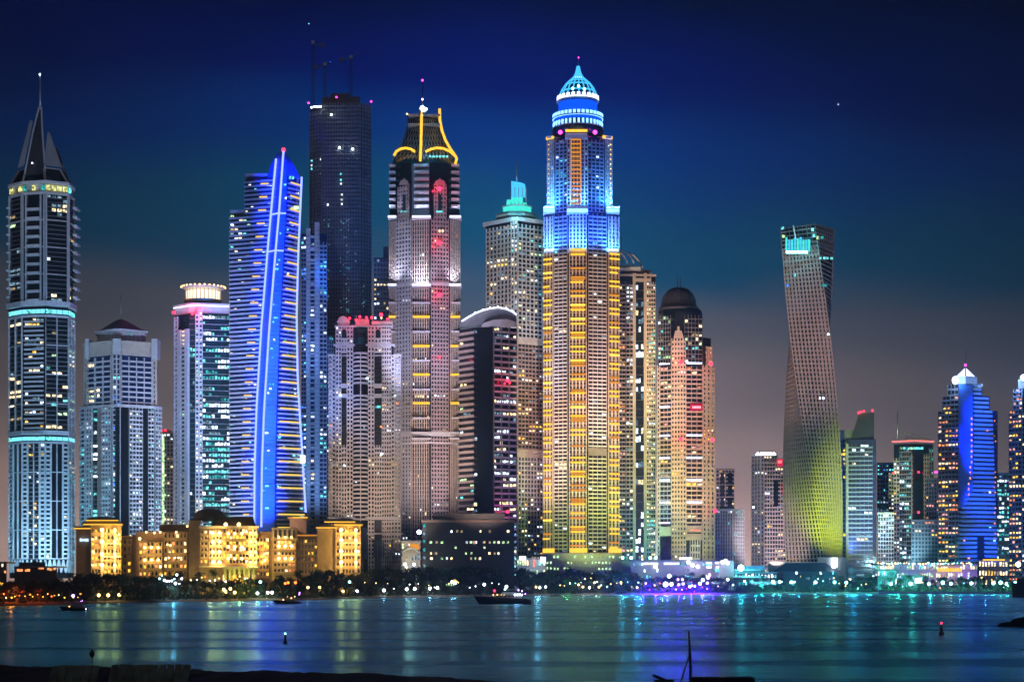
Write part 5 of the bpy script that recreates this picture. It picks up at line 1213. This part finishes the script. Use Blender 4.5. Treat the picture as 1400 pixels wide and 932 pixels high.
buoy(281, 825.5, 'tiny dark unlit buoy close to the far shore, below the gold hotel', 'buoy_paint', 5)

def yacht(px0, px1, row, top, label, lights, flip=1, hullmat='hull_dark'):
    Y = F*H/(row-HOR); s = Y/F; L = (px1-px0)*s; hh = (row-top)*s
    root = empty('motor_yacht', (X((px0+px1)/2,Y),Y,0), label, 'boat', 'motor yachts at anchor')
    B = L*.24; fb = L*.11; b = MB()
    secs = []
    for i in range(11):                               # bow at -x
        f = i/10; x = -L/2+L*f; w = B/2*min(1,(f*2.6)**.55) if f > 0 else .02; sh = fb*(1.25-.45*f) ; kx = x+(1-f)**2*L*.10
        if i == 10: sh = fb*.62
        secs.append([(kx,-w*.6,-.3),(x*1.0+(kx-x)*.3,-w,sh*.55),(x,-w*1.02,sh),(x,w*1.02,sh),(x*1.0+(kx-x)*.3,w,sh*.55),(kx,w*.6,-.3)])
    b.loft(secs); b.build('hull', hullmat, root)
    b = MB(); c0, c1 = -L*.22, L*.34; w = B*.40; z0 = fb*.85; z1 = z0+L*.075
    b.loft([[(c0,-w,z0),(c1,-w,z0),(c1,w,z0),(c0,w,z0)],[(c0+L*.09,-w*.85,z1),(c1-L*.02,-w*.9,z1),(c1-L*.02,w*.9,z1),(c0+L*.09,w*.85,z1)]]); b.build('cabin', 'hull_white' if hullmat != 'hull_dark' else 'grey_cladding', root)
    b = MB(); 
    for k in range(6): x = c0+L*.11+(c1-c0-L*.16)*k/6; b.box(x,x+(c1-c0-L*.18)/7.2,-w*.97,-w*.9,z0+(z1-z0)*.35,z0+(z1-z0)*.75)
    b.build('cabin_window','dark_glass', root)
    b = MB(); b.loft([[(c0+L*.16,-w*.7,z1),(c1-L*.06,-w*.75,z1),(c1-L*.06,w*.75,z1),(c0+L*.16,w*.7,z1)],[(c0+L*.22,-w*.6,z1+L*.035),(c1-L*.1,-w*.65,z1+L*.035),(c1-L*.1,w*.65,z1+L*.035),(c0+L*.22,w*.6,z1+L*.035)]]); b.build('flybridge','grey_cladding', root)
    b = MB(); zt = z1+L*.075
    for sx in (c0+L*.26, c1-L*.13):
        for sy in (-1,1): b.tube([(sx,sy*w*.55,z1+L*.03),(sx+L*.015,sy*w*.5,zt)], L*.004, 5)
    b.box(c0+L*.23,c1-L*.1,-w*.6,w*.6,zt,zt+L*.008); b.build('hardtop','grey_cladding', root)
    b = MB(); b.tube([(L*.06,0,zt),(L*.09,0,max(zt+L*.03,hh*.96))], [L*.007,L*.003], 6); b.build('mast','dark_steel', root)
    b = MB()
    for k in range(9):
        x = -L*.46+k*L*.03; b.tube([(x,-B*.2-k*.03*B,fb*1.15),(x,-B*.2-k*.03*B,fb*1.15+L*.03)], L*.0025, 4)
    b.tube([(-L*.47,-B*.19,fb*1.16+L*.03),(-L*.2,-B*.46,fb*1.12+L*.03)], L*.003, 4); b.build('rail','steel', root)
    for (fx, fz, mt, sz) in lights: child('lamp', unit_ball(mt), root, (-L/2+L*fx, -B*.42, hh*fz), (sz*s,)*3)
yacht(648, 726, 825, 800, 'largest of the three dark motor yachts, bright white lights at its stern',
      [(.36,.72,'lamp_red',1.6),(.34,.5,'lamp_warm',.7),(.41,.5,'lamp_warm',.7),(.38,.32,'lamp_warm',.6),(.57,.95,'lamp_white',1.9),(.545,.8,'lamp_cyan',1.2),(.72,.5,'lamp_white',1.2),(.76,.5,'lamp_white',1.3),(.80,.52,'lamp_white',1.2),(.84,.5,'lamp_white',1.1),(.78,.75,'lamp_purple',.9),(.84,.7,'lamp_purple',.9),(.9,.55,'lamp_purple',.7),(.48,.5,'lamp_warm',.4),(.53,.5,'lamp_warm',.4)])
light('POINT','yacht_fill',(X(706,850),849,6.5), col(210,215,255), 500, size=.2); light('POINT','yacht_fill',(X(680,850),849,6.0), col(255,225,190), 160, size=.2)  # fill lights added beside the yacht so its cabin shows
yacht(373, 412, 825, 809, 'small dark motor yacht moored in front of the gold hotel, with a pinkish stern light', [(.38,.35,'lamp_warm',.7),(.66,.5,'lamp_warm',.7),(.78,.62,'lamp_warm',.6),(.52,.62,'lamp_warm',.4),(.95,.95,'lamp_purple',.8),(.94,.8,'lamp_purple',.7)])
yacht(81, 122, 834, 816, 'dark motor yacht near the left shore with small white light at its stern', [(.36,.3,'lamp_gold',.8),(.75,.7,'lamp_purple',.4),(.80,.75,'lamp_purple',.4),(.92,.12,'lamp_white',1.0),(.97,.12,'lamp_white',.8)])
Y = F*H/(814.6-HOR); root = empty('dinghy', (X(759,Y),Y,0), 'tiny dark open boat lying at the far shore right of the largest yacht','boat')
b = MB(); b.loft([[(-3.4+i*.68,-w,.0),(-3.4+i*.68,-w*1.2,.8),(-3.4+i*.68,w*1.2,.8),(-3.4+i*.68,w,.0)] for i, w in enumerate((.05,.5,.8,.95,1,1,1,1,.98,.95,.9))]); b.build('hull','hull_dark', root)
b = MB(); b.box(.5,1.4,-.9,.9,.8,1.5); b.build('console','grey_cladding', root)

# ---------------------------------------------------------------- planting
def crown_mesh(seed, w, h, n, lobes):
    r = random.Random(seed); b = MB(); L = []
    for i in range(lobes):
        a = r.uniform(0,6.28); q = r.uniform(.1,.62)*w; L.append((math.cos(a)*q, math.sin(a)*q, r.uniform(.38,.86)*h, r.uniform(.22,.42)*w))
    for i in range(n):
        lx, ly, lz, lr = r.choice(L)
        d = Vector((r.gauss(0,1), r.gauss(0,1), r.gauss(0,.8))).normalized()*lr*(r.random()**.45)
        c_ = Vector((lx,ly,lz))+d; c_.z = max(h*.16, c_.z)
        s_ = r.uniform(.28,.62); u = Vector((r.uniform(-1,1),r.uniform(-1,1),r.uniform(-.5,.5))).normalized(); v = u.cross(Vector((r.uniform(-1,1),r.uniform(-1,1),r.uniform(-1,1)))).normalized()
        b.quad(*[tuple(c_+u*a*s_+v*e*s_*.8) for a, e in ((-1,-.4),(.1,-1),(1,.3),(-.2,1))])
    return b.mesh('crown','leaf')
def trunk_mesh(seed, h, w):
    r = random.Random(seed); b = MB(); b.tube([(0,0,-.4),(.15,0,h*.25),(.1,.1,h*.55)], [.32,.24,.14], 7)
    for i in range(5):
        a = i*1.26+r.random(); b.tube([(.12,0,h*(.25+.05*i)),(math.cos(a)*w*.25,math.sin(a)*w*.25,h*(.45+.05*i)),(math.cos(a)*w*.45,math.sin(a)*w*.45,h*(.6+.04*i))], [.13,.09,.03], 5)
    return b.mesh('trunk','bark')
TREE = []
for k, (w, h, n, lb) in enumerate(((5.5,10,520,11),(6.5,12,620,13),(4.5,9,420,9),(7,11,640,14),(5,13,560,12))):
    TREE.append((trunk_mesh(k,h,w), crown_mesh(k+20,w,h,n,lb), h))
PALM = []
for k in range(4):
    r = random.Random(k+50); h = 9+k*1.1; b = MB(); bend = r.uniform(-.8,.8)
    pts = [(bend*(i/6)**2, 0, h*i/6-.3*(i==0)) for i in range(7)]; b.tube(pts, [.30,.24,.2,.18,.17,.17,.2], 7); tm = b.mesh('trunk','bark')
    b = MB()
    for f in range(26):
        az = f*2.4+r.uniform(-.2,.2); el = r.uniform(-.5,1.2); Ln = r.uniform(2.6,3.8); p0 = Vector(pts[-1]); dirx = Vector((math.cos(az),math.sin(az),0)); last = p0; side = Vector((-math.sin(az),math.cos(az),0))
        spine = [p0]
        for i in range(1,8):
            q = i/7; e = el-q*1.7; last = last+(dirx*math.cos(e)+Vector((0,0,1))*math.sin(e))*Ln/7; spine.append(last)
        for i in range(7):
            for sd in (-1,1):
                a, c_ = spine[i], spine[i+1]; wd = (.75*math.sin(math.pi*(i+.8)/8.2))
                b.quad(tuple(a), tuple(a.lerp(c_,.6)), tuple(a.lerp(c_,.75)+side*sd*wd+Vector((0,0,-wd*.55))), tuple(a.lerp(c_,.35)+side*sd*wd*.95+Vector((0,0,-wd*.6))))
    PALM.append((tm, b.mesh('crown','palm_leaf'), h))
AREA = [(-80,100,'in front of the sail crown tower'),(100,180,'below the left pavilion of the gold hotel'),(180,270,'below the left wing of the gold hotel'),(270,355,'below the central block of the gold hotel'),(355,440,'below the right wing of the gold hotel'),
        (440,500,'below the right pavilion of the gold hotel'),(500,580,'in front of the cream arch tower'),(580,705,'in front of the dark office block'),(705,760,'in front of the lantern crown tower'),(760,850,'in front of the domed blue crown tower'),
        (850,900,'in front of the curved fin tower'),(900,1000,'in front of the white sign mall'),(1000,1065,'in front of the teal canopy hall'),(1065,1160,'in front of the twisted tower'),(1160,1205,'in front of the slant fin tower'),
        (1205,1282,'in front of the sloped lattice tower'),(1282,1340,'in front of the blue pyramid tower'),(1340,1500,'near the right edge of the shore')]
ORD = ['first','second','third','fourth','fifth','sixth','seventh','eighth','ninth','tenth','eleventh','twelfth','thirteenth','fourteenth','fifteenth','sixteenth','seventeenth','eighteenth','nineteenth','twentieth']
PEND = []      # (px, root, what) labelled by area and order afterwards
def area(px): return next((a for a in AREA if a[0] <= px < a[1]), AREA[-1])
def plant(px, Y, kind, sc_, what):
    tm, cm, h = kind; root = empty('palm_tree' if 'palm' in what else 'leafy_tree', (X(px,Y),Y,1.3)); root.rotation_euler = (0,0,R.uniform(0,6.28)); root.scale = (sc_,sc_,sc_*R.uniform(.9,1.1))
    for nm, me in (('trunk',tm),('crown',cm)):
        o = bpy.data.objects.new(nm, me); C.objects.link(o); o.parent = root
    PEND.append((px, root, what, 'tree'))
def label_pending():
    g = {}
    for px, root, what, cat in PEND: g.setdefault((what,area(px)), []).append((px,root,cat))
    for (what, ar), L in g.items():
        L.sort(key=lambda q: q[0])
        for i, (px, root, cat) in enumerate(L):
            root['label'] = ((ORD[i]+' '+what+' from the left' if len(L) > 1 else what)+' '+ar[2]); root['category'] = cat; root['group'] = what+' '+ar[2]
px = -30
while px < 1440:                               # back row: broad dark trees reaching the roof line of the podiums
    toprow = 792 if px < 95 else 784 if px < 250 else 790 if px < 430 else 780 if px < 500 else 776 if px < 560 else 774 if px < 700 else 778 if px < 860 else 786 if px < 1000 else 789
    if px > 1190: toprow = 790
    Y = shoreY(px)+R.uniform(55,95); k = R.choice(TREE); Zt = Zr(toprow+R.uniform(-2,3.5), Y)-1.3
    plant(px, Y, k, max(.5,Zt/k[2]*1.02), 'tall dark leafy tree'); px += R.uniform(9.5,14)
px = -25
while px < 1440:
    Y = shoreY(px)+R.uniform(16,34); k = R.choice(TREE[:4]); plant(px, Y, k, R.uniform(.45,.72) if px > 900 else R.uniform(.6,.9), 'low leafy tree'); px += R.uniform(12,20)
for px in (108,163,270,292,330,384,409,432,455,470,492,505,541,560,579,600,648,668,690,712,736,744,768,788,806,821,836,857,874,892,903,917,931,948,968,985,1004,1045,1066,1092,1118,1150,1170,1186,1216,1229,1243,1266,1290,1312,1333,1352,1369):
    k = R.choice(PALM); Y = shoreY(px)+R.uniform(34,52); plant(px+R.uniform(-3,3), Y, k, R.uniform(.95,1.25) if px < 900 else R.uniform(.85,1.15), 'palm tree')
# ground cover between the trunks
b = MB(); r = random.Random(3)
for i in range(15000):
    px = r.uniform(-40,1440); Y = shoreY(px)+r.uniform(8,75); c_ = Vector((X(px,Y),Y,1.2+r.random()**1.6*(3.6+2*math.sin(px*.13)+1.4*math.sin(px*.37)))); s_ = r.uniform(.4,1.0)
    u = Vector((r.uniform(-1,1),r.uniform(-.6,.6),r.uniform(-.6,.6))).normalized(); v = u.cross(Vector((r.uniform(-.4,.4),-1,r.uniform(-.4,.4)))).normalized()
    b.quad(*[tuple(c_+u*a*s_+v*e*s_*.8) for a, e in ((-1,-.4),(.1,-1),(1,.3),(-.2,1))])
o = b.build('undergrowth','leaf'); tag(o, 'dark low shrubs and hedges all along the far shore', 'shrubs', kind='stuff')

# ---------------------------------------------------------------- lamps along the shore
def lamp_post(px, row, mat, r, what, glow=None, pw=0, off=12):
    Y = shoreY(px)+off; z = max(1.9, Zr(row,Y)); root = empty('street_lamp', (X(px,Y),Y,1.25))
    b = MB(); b.tube([(0,0,0),(0,0,z-1.25)], [.1,.06], 6); b.box(-.16,.16,-.16,.16,0,.3); b.build('pole','dark_steel', root)
    child('lamp_head', unit_ball(mat), root, (0,0,z-1.25+r*.8), (r,)*3)
    PEND.append((px, root, what, 'lamp'))
    if pw: light('POINT','lamp_glow',(X(px,Y),Y-1.6,z+.2), glow, pw, size=.3)
CY = col(120,250,235)
for px, row in ((1057,797),(1066,796.5),(1082,797),(1115,797),(1141,797),(1157,797.5),(1218,799.5),(1245,799.5),(1270,799.5),(1289,798),(1300,799),(1328,798.5),(1358,798.5),(1368,798),(1376,799),(1388,798)):
    lamp_post(px, row, 'lamp_cyan', 1.15 if px not in (1057,1245,1289,1368) else 1.4, 'cyan white promenade lamp', CY, 2600)
for px, row in ((525,808),(556,806.5),(567,806),(588,805.5),(598,804.5),(618,796.5),(622,798),(662,800)): lamp_post(px, row, 'lamp_white', .9, 'white shore lamp', col(220,235,255), 600)
for px, row in ((352,812),(366,811),(372,811),(421,804),(437,804),(469,809),(488,809),(733,803),(738,804),(746,803),(791,800),(797,803),(806,804),(819,803),(813,797),(849,797),(871,804)): lamp_post(px, row, 'lamp_warm' if px % 2 else 'lamp_white', .75, 'small shore lamp', col(255,235,200), 450)
for px, row in ((135,815),(148,815),(163,814.5),(306,807),(309,810),(315,806),(321,811)): lamp_post(px, row, 'lamp_warm', .8, 'amber white shore lamp', col(255,210,150), 300)
for px, row, rr_ in ((910,801,2.2),(918,800,1.5),(915,789,1.7),(927,793,1.0),(933,793,1.0),(928,800,1.1),(934,799,1.2),(943,803,1.3),(946,801,.9),(950,802,1.0),(957,799,1.4),(967,798,1.2),(961,794,1.4),(968,791,1.3),(970,787,1.3),(924,806,.7),(1002,800,.7),(995,793,1.2),(1018,795,.9),(883,798,.8)):
    lamp_post(px, row, 'lamp_purple' if px < 975 and rr_ < 1.4 else 'lamp_white', rr_*.8, 'bright violet garden lamp' if px < 975 else 'pale garden lamp', None, 0)
for px, row, pw in ((880,800,30000),(897,801,60000),(912,802,70000),(928,802,70000),(945,803,70000),(960,802,70000),(975,800,34000)):
    Y = shoreY(px)+6; light('POINT','garden_floodlight',(X(px,Y),Y,Zr(row,Y)), col(70,20,255), pw, size=.5)
for px, row, c_, pw in ((775,793,col(120,255,90),800),(815,795,col(255,230,150),600),(735,778,col(150,220,255),900),(850,785,col(60,190,220),3500),(870,778,col(60,170,230),4500),(1040,800,col(40,220,210),2200),(1090,790,col(40,150,190),2500),(1130,785,col(40,190,200),3000),
                       (1185,790,col(50,190,200),3500),(1225,788,col(70,240,180),3000),(1245,785,col(60,240,190),3000),(1165,780,col(60,200,240),6000),(1310,795,col(50,200,210),2600),(1345,793,col(50,180,220),2600),(225,797,col(180,200,230),700),(240,800,col(170,220,255),600),(356,795,col(40,200,200),300),(20,806,col(255,90,20),900),(55,806,col(255,90,30),400),(330,800,col(220,230,110),900),(290,798,col(255,180,120),700),(1270,790,col(60,200,190),3000)):
    Y = shoreY(px)+26; light('POINT','garden_floodlight',(X(px,Y),Y-6,max(2.5,Zr(row,Y))), c_, pw*4.5, size=.4)
# tiny lamps of the beach restaurants
def lantern(px, row, mat, r, what):
    Y = shoreY(px)+R.uniform(9,20); r *= .8; z = max(1.9, Zr(row,Y)); root = empty('garden_lantern', (X(px,Y),Y,1.25)); b = MB(); b.tube([(0,0,0),(0,0,z-1.3)], .05, 5); b.build('post','dark_steel', root)
    child('lamp', unit_ball(mat), root, (0,0,z-1.25), (r,)*3); PEND.append((px, root, what, 'lantern'))
for i in range(20): lantern(-2+i*6+R.uniform(-2,2), R.uniform(811,817), R.choice(['lamp_gold','lamp_warm','lamp_gold','lamp_orange']), R.uniform(.25,.55), 'small amber beach lantern')
for i in range(10): lantern(218+i*3.4, R.uniform(785,799), R.choice(['lamp_white','lamp_cyan','lamp_white']), R.uniform(.35,.7), 'white terrace lantern')
for i in range(14): lantern(262+i*6+R.uniform(-2,2), R.uniform(787,796), R.choice(['lamp_warm','lamp_orange','lamp_warm','lamp_white']), R.uniform(.25,.5), 'warm terrace lantern')
for i in range(14): lantern(500+i*14+R.uniform(-5,5), R.uniform(795,806), R.choice(['lamp_warm','lamp_white']), R.uniform(.2,.4), 'faint white shore lantern')
for i in range(16): lantern(766+i*7+R.uniform(-2,2), R.uniform(788,804), R.choice(['lamp_warm','lamp_white','lamp_cyan']), R.uniform(.25,.6), 'white garden lantern')
for i in range(16): lantern(890+i*6+R.uniform(-2,2), R.uniform(795,808), R.choice(['lamp_purple','lamp_magenta','lamp_purple','lamp_orange']), R.uniform(.3,.7), 'violet garden lantern')
for i in range(44): lantern(1048+i*7.7+R.uniform(-3,3), R.uniform(786,804), R.choice(['lamp_cyan','window_light_cyan','lamp_white','lamp_warm','neon_cyan']), R.uniform(.18,.6), 'cyan garden lantern')
for px, row, mt in ((356,795,'lamp_cyan'),(478,795,'lamp_cyan'),(100,814,'lamp_purple'),(240,797,'lamp_cyan'),(394,796,'lamp_orange'),(404,796,'lamp_orange'),(390,797,'lamp_orange')): lantern(px, row, mt, .9, 'coloured shore lantern')
# parasols of the beach bar
for i, (px, row, w) in enumerate(((2,805,5),(11,803,6),(20,806,4),(33,806,5),(55,805,7))):
    Y = shoreY(px)+16; s = Y/F; root = empty('parasol', (X(px,Y),Y,1.25)); b = MB(); z = Zr(row,Y)-1.25
    b.tube([(0,0,0),(0,0,z)], .07, 6); b.build('pole','dark_steel', root); b = MB(); b.lathe(0,0,[(w*s,z-1.2),(w*s*.5,z-.5),(.1,z)],10); b.build('canopy','canvas_orange', root)
    PEND.append((px, root, 'orange parasol', 'parasol')); light('POINT','parasol_lamp',(X(px,Y),Y-2.0,1.25+z-2.4), col(255,120,40), 260, size=.2)
for i, px in enumerate((222,232,245)):
    Y = shoreY(px)+60; s = Y/F; root = empty('tent', (X(px,Y),Y,1.4)); b = MB(); z = Zr(785+i*1.5,Y)-1.4
    b.lathe(0,0,[(5*s,z-2.5),(2.2*s,z-1.6),(.1,z)],4,.8); b.build('canopy','canvas_white', root); b = MB()
    for k in range(4): a = .8+k*math.pi/2; b.tube([(4.6*s*math.cos(a),4.6*s*math.sin(a),0),(4.6*s*math.cos(a),4.6*s*math.sin(a),z-2.4)], .08, 5)
    b.build('frame','dark_steel', root); PEND.append((px, root, 'white peaked tent', 'tent'))
# white hull shaped boat and lit jetty at the right shore
label_pending()
b = MB()
b2 = [(X(px,shoreY(px)+3), shoreY(px)+3) for px in range(1200,1385,8)]
for (x0,y0),(x1,y1) in zip(b2,b2[1:]): b.hexa([(x0,y0,.3),(x1,y1,.3),(x1,y1+2,.3),(x0,y0+2,.3),(x0,y0,1.9),(x1,y1,1.9),(x1,y1+2,1.9),(x0,y0+2,1.9)])
o = b.build('sea_wall','pale_concrete'); tag(o,'long low pale sea wall under the promenade lamps along the right shore','sea wall')
Y = 1180; t = Tower('dark_pier_house','black low pier building on the water at the right edge', 1394, Y, 'building')
t.prism('core','dark_cladding', rect(1384,1420,0,14), 797, 817); t.prism('core','dark_cladding', rect(1390,1412,2,12), 790, 797); t.bx('roof','dark_cladding', 1382, 1421, 796, 797.5, -1, 15); t.done()

# ---------------------------------------------------------------- sky, added night fill, camera
w = bpy.data.worlds.new('World'); sc.world = w; w.use_nodes = True; nt = w.node_tree
for n in list(nt.nodes): nt.nodes.remove(n)
out = nt.nodes.new('ShaderNodeOutputWorld'); bg = nt.nodes.new('ShaderNodeBackground'); bg.inputs[1].default_value = 1.4
bg2 = nt.nodes.new('ShaderNodeBackground'); sky = nt.nodes.new('ShaderNodeTexSky'); sky.sky_type = 'NISHITA'; sky.sun_disc = False; sky.sun_elevation = rad(14); sky.sun_rotation = rad(205)
bg2.inputs[1].default_value = .00015; add = nt.nodes.new('ShaderNodeAddShader')
tc = nt.nodes.new('ShaderNodeTexCoord'); sep = nt.nodes.new('ShaderNodeSeparateXYZ'); Lk = nt.links.new
Lk(tc.outputs['Generated'], sep.inputs[0])
def mth(op, a, b_=None, clamp=False):
    n = nt.nodes.new('ShaderNodeMath'); n.operation = op; n.use_clamp = clamp
    for i, v in enumerate((a,b_)):
        if v is None: continue
        if isinstance(v,(int,float)): n.inputs[i].default_value = v
        else: Lk(v, n.inputs[i])
    return n.outputs[0]
nz = nt.nodes.new('ShaderNodeTexNoise'); mp = nt.nodes.new('ShaderNodeMapping'); mp.inputs['Scale'].default_value = (3,3,7); nz.inputs['Scale'].default_value = 1.3; nz.inputs['Detail'].default_value = 3
Lk(tc.outputs['Generated'], mp.inputs[0]); Lk(mp.outputs[0], nz.inputs['Vector'])
el = mth('ADD', sep.outputs[2], mth('MULTIPLY', mth('SUBTRACT', nz.outputs[0], .5), .085))
el = mth('ADD', el, mth('MULTIPLY', sep.outputs[0], .06))       # the glow over the city reaches higher on the left
def ramp(fac, stops):
    r = nt.nodes.new('ShaderNodeValToRGB'); e = r.color_ramp.elements
    while len(e) < len(stops): e.new(.5)
    for i, (p_, c_) in enumerate(stops): e[i].position = p_; e[i].color = c_
    r.color_ramp.interpolation = 'EASE'; Lk(fac, r.inputs[0]); return r.outputs[0]
base = ramp(mth('MAXIMUM', el, 0), [(0,col(205,172,162)),(.03,col(180,146,136)),(.06,col(144,120,116)),(.10,col(110,96,98)),(.145,col(74,76,88)),(.18,col(4,60,92)),(.23,col(0,40,104)),(.265,col(0,13,84)),(.32,col(0,2,28)),(.42,col(0,1,18)),(1,col(0,2,14))])
# city light dome fading outward, with lens vignetting painted into the sky colour
ax = mth('MULTIPLY', mth('SUBTRACT', sep.outputs[0], .0), mth('ADD', .75, mth('MULTIPLY', mth('MAXIMUM', el, 0), 2.6)))
d2 = mth('ADD', mth('MULTIPLY', mth('MULTIPLY', ax, ax), 9.0), mth('MULTIPLY', mth('MULTIPLY', el, el), 2.2))
fall = mth('DIVIDE', 1.5, mth('ADD', 1.0, mth('MULTIPLY', d2, 3.6)))
mul = nt.nodes.new('ShaderNodeVectorMath'); mul.operation = 'SCALE'; Lk(base, mul.inputs[0]); Lk(fall, mul.inputs['Scale'])
Lk(mul.outputs[0], bg.inputs[0]); Lk(sky.outputs[0], bg2.inputs[0]); Lk(bg.outputs[0], add.inputs[0]); Lk(bg2.outputs[0], add.inputs[1]); Lk(add.outputs[0], out.inputs[0])
# one star
Ys = 26000; b = ico(1).build('star','lamp_white', loc=(X(1146,Ys),Ys,Zr(143,Ys))); b.scale = (3.6,3.6,3.6); b['kind'] = 'structure'

sun = bpy.data.lights.new('night_fill','SUN'); sun.energy = .05; sun.angle = rad(12); sun.color = (.35,.55,1.0)  # dim directional lamp added as general night fill
so = bpy.data.objects.new('night_fill', sun); C.objects.link(so)
so.rotation_euler = Vector((.40,.85,-.25)).to_track_quat('-Z','Y').to_euler()

cam = bpy.data.cameras.new('camera'); co = bpy.data.objects.new('camera', cam); C.objects.link(co); sc.camera = co
co.location = (0,0,H); co.rotation_euler = (rad(90),0,0); cam.sensor_width = 36; cam.lens = F/1400*36
cam.shift_y = (HOR-466)/1400; cam.clip_end = 60000; cam.clip_start = 1
vs = sc.view_settings; vs.view_transform = 'Standard'; vs.look = 'None'; vs.exposure = .3; vs.gamma = 1; vs.use_curve_mapping = False
cy = sc.cycles; cy.use_denoising = True; cy.max_bounces = 5; cy.diffuse_bounces = 2; cy.glossy_bounces = 3; cy.transmission_bounces = 1; cy.sample_clamp_indirect = 4; cy.use_light_tree = True; cy.caustics_reflective = False; cy.volume_bounces = 0

HAZE = True
if HAZE:
    b = MB(); b.box(-6500, 6500, -600, 5700, -2.2, 520)
    m, nt, out = newmat('haze'); v = nt.nodes.new('ShaderNodeVolumePrincipled'); v.inputs['Density'].default_value = .00013; v.inputs['Color'].default_value = (.40,.76,1,1); v.inputs['Anisotropy'].default_value = .7
    nt.links.new(v.outputs[0], out.inputs['Volume']); o = b.build('haze', m); o['kind'] = 'stuff'; o['label'] = 'thin night haze over the whole bay'; o['category'] = 'haze'
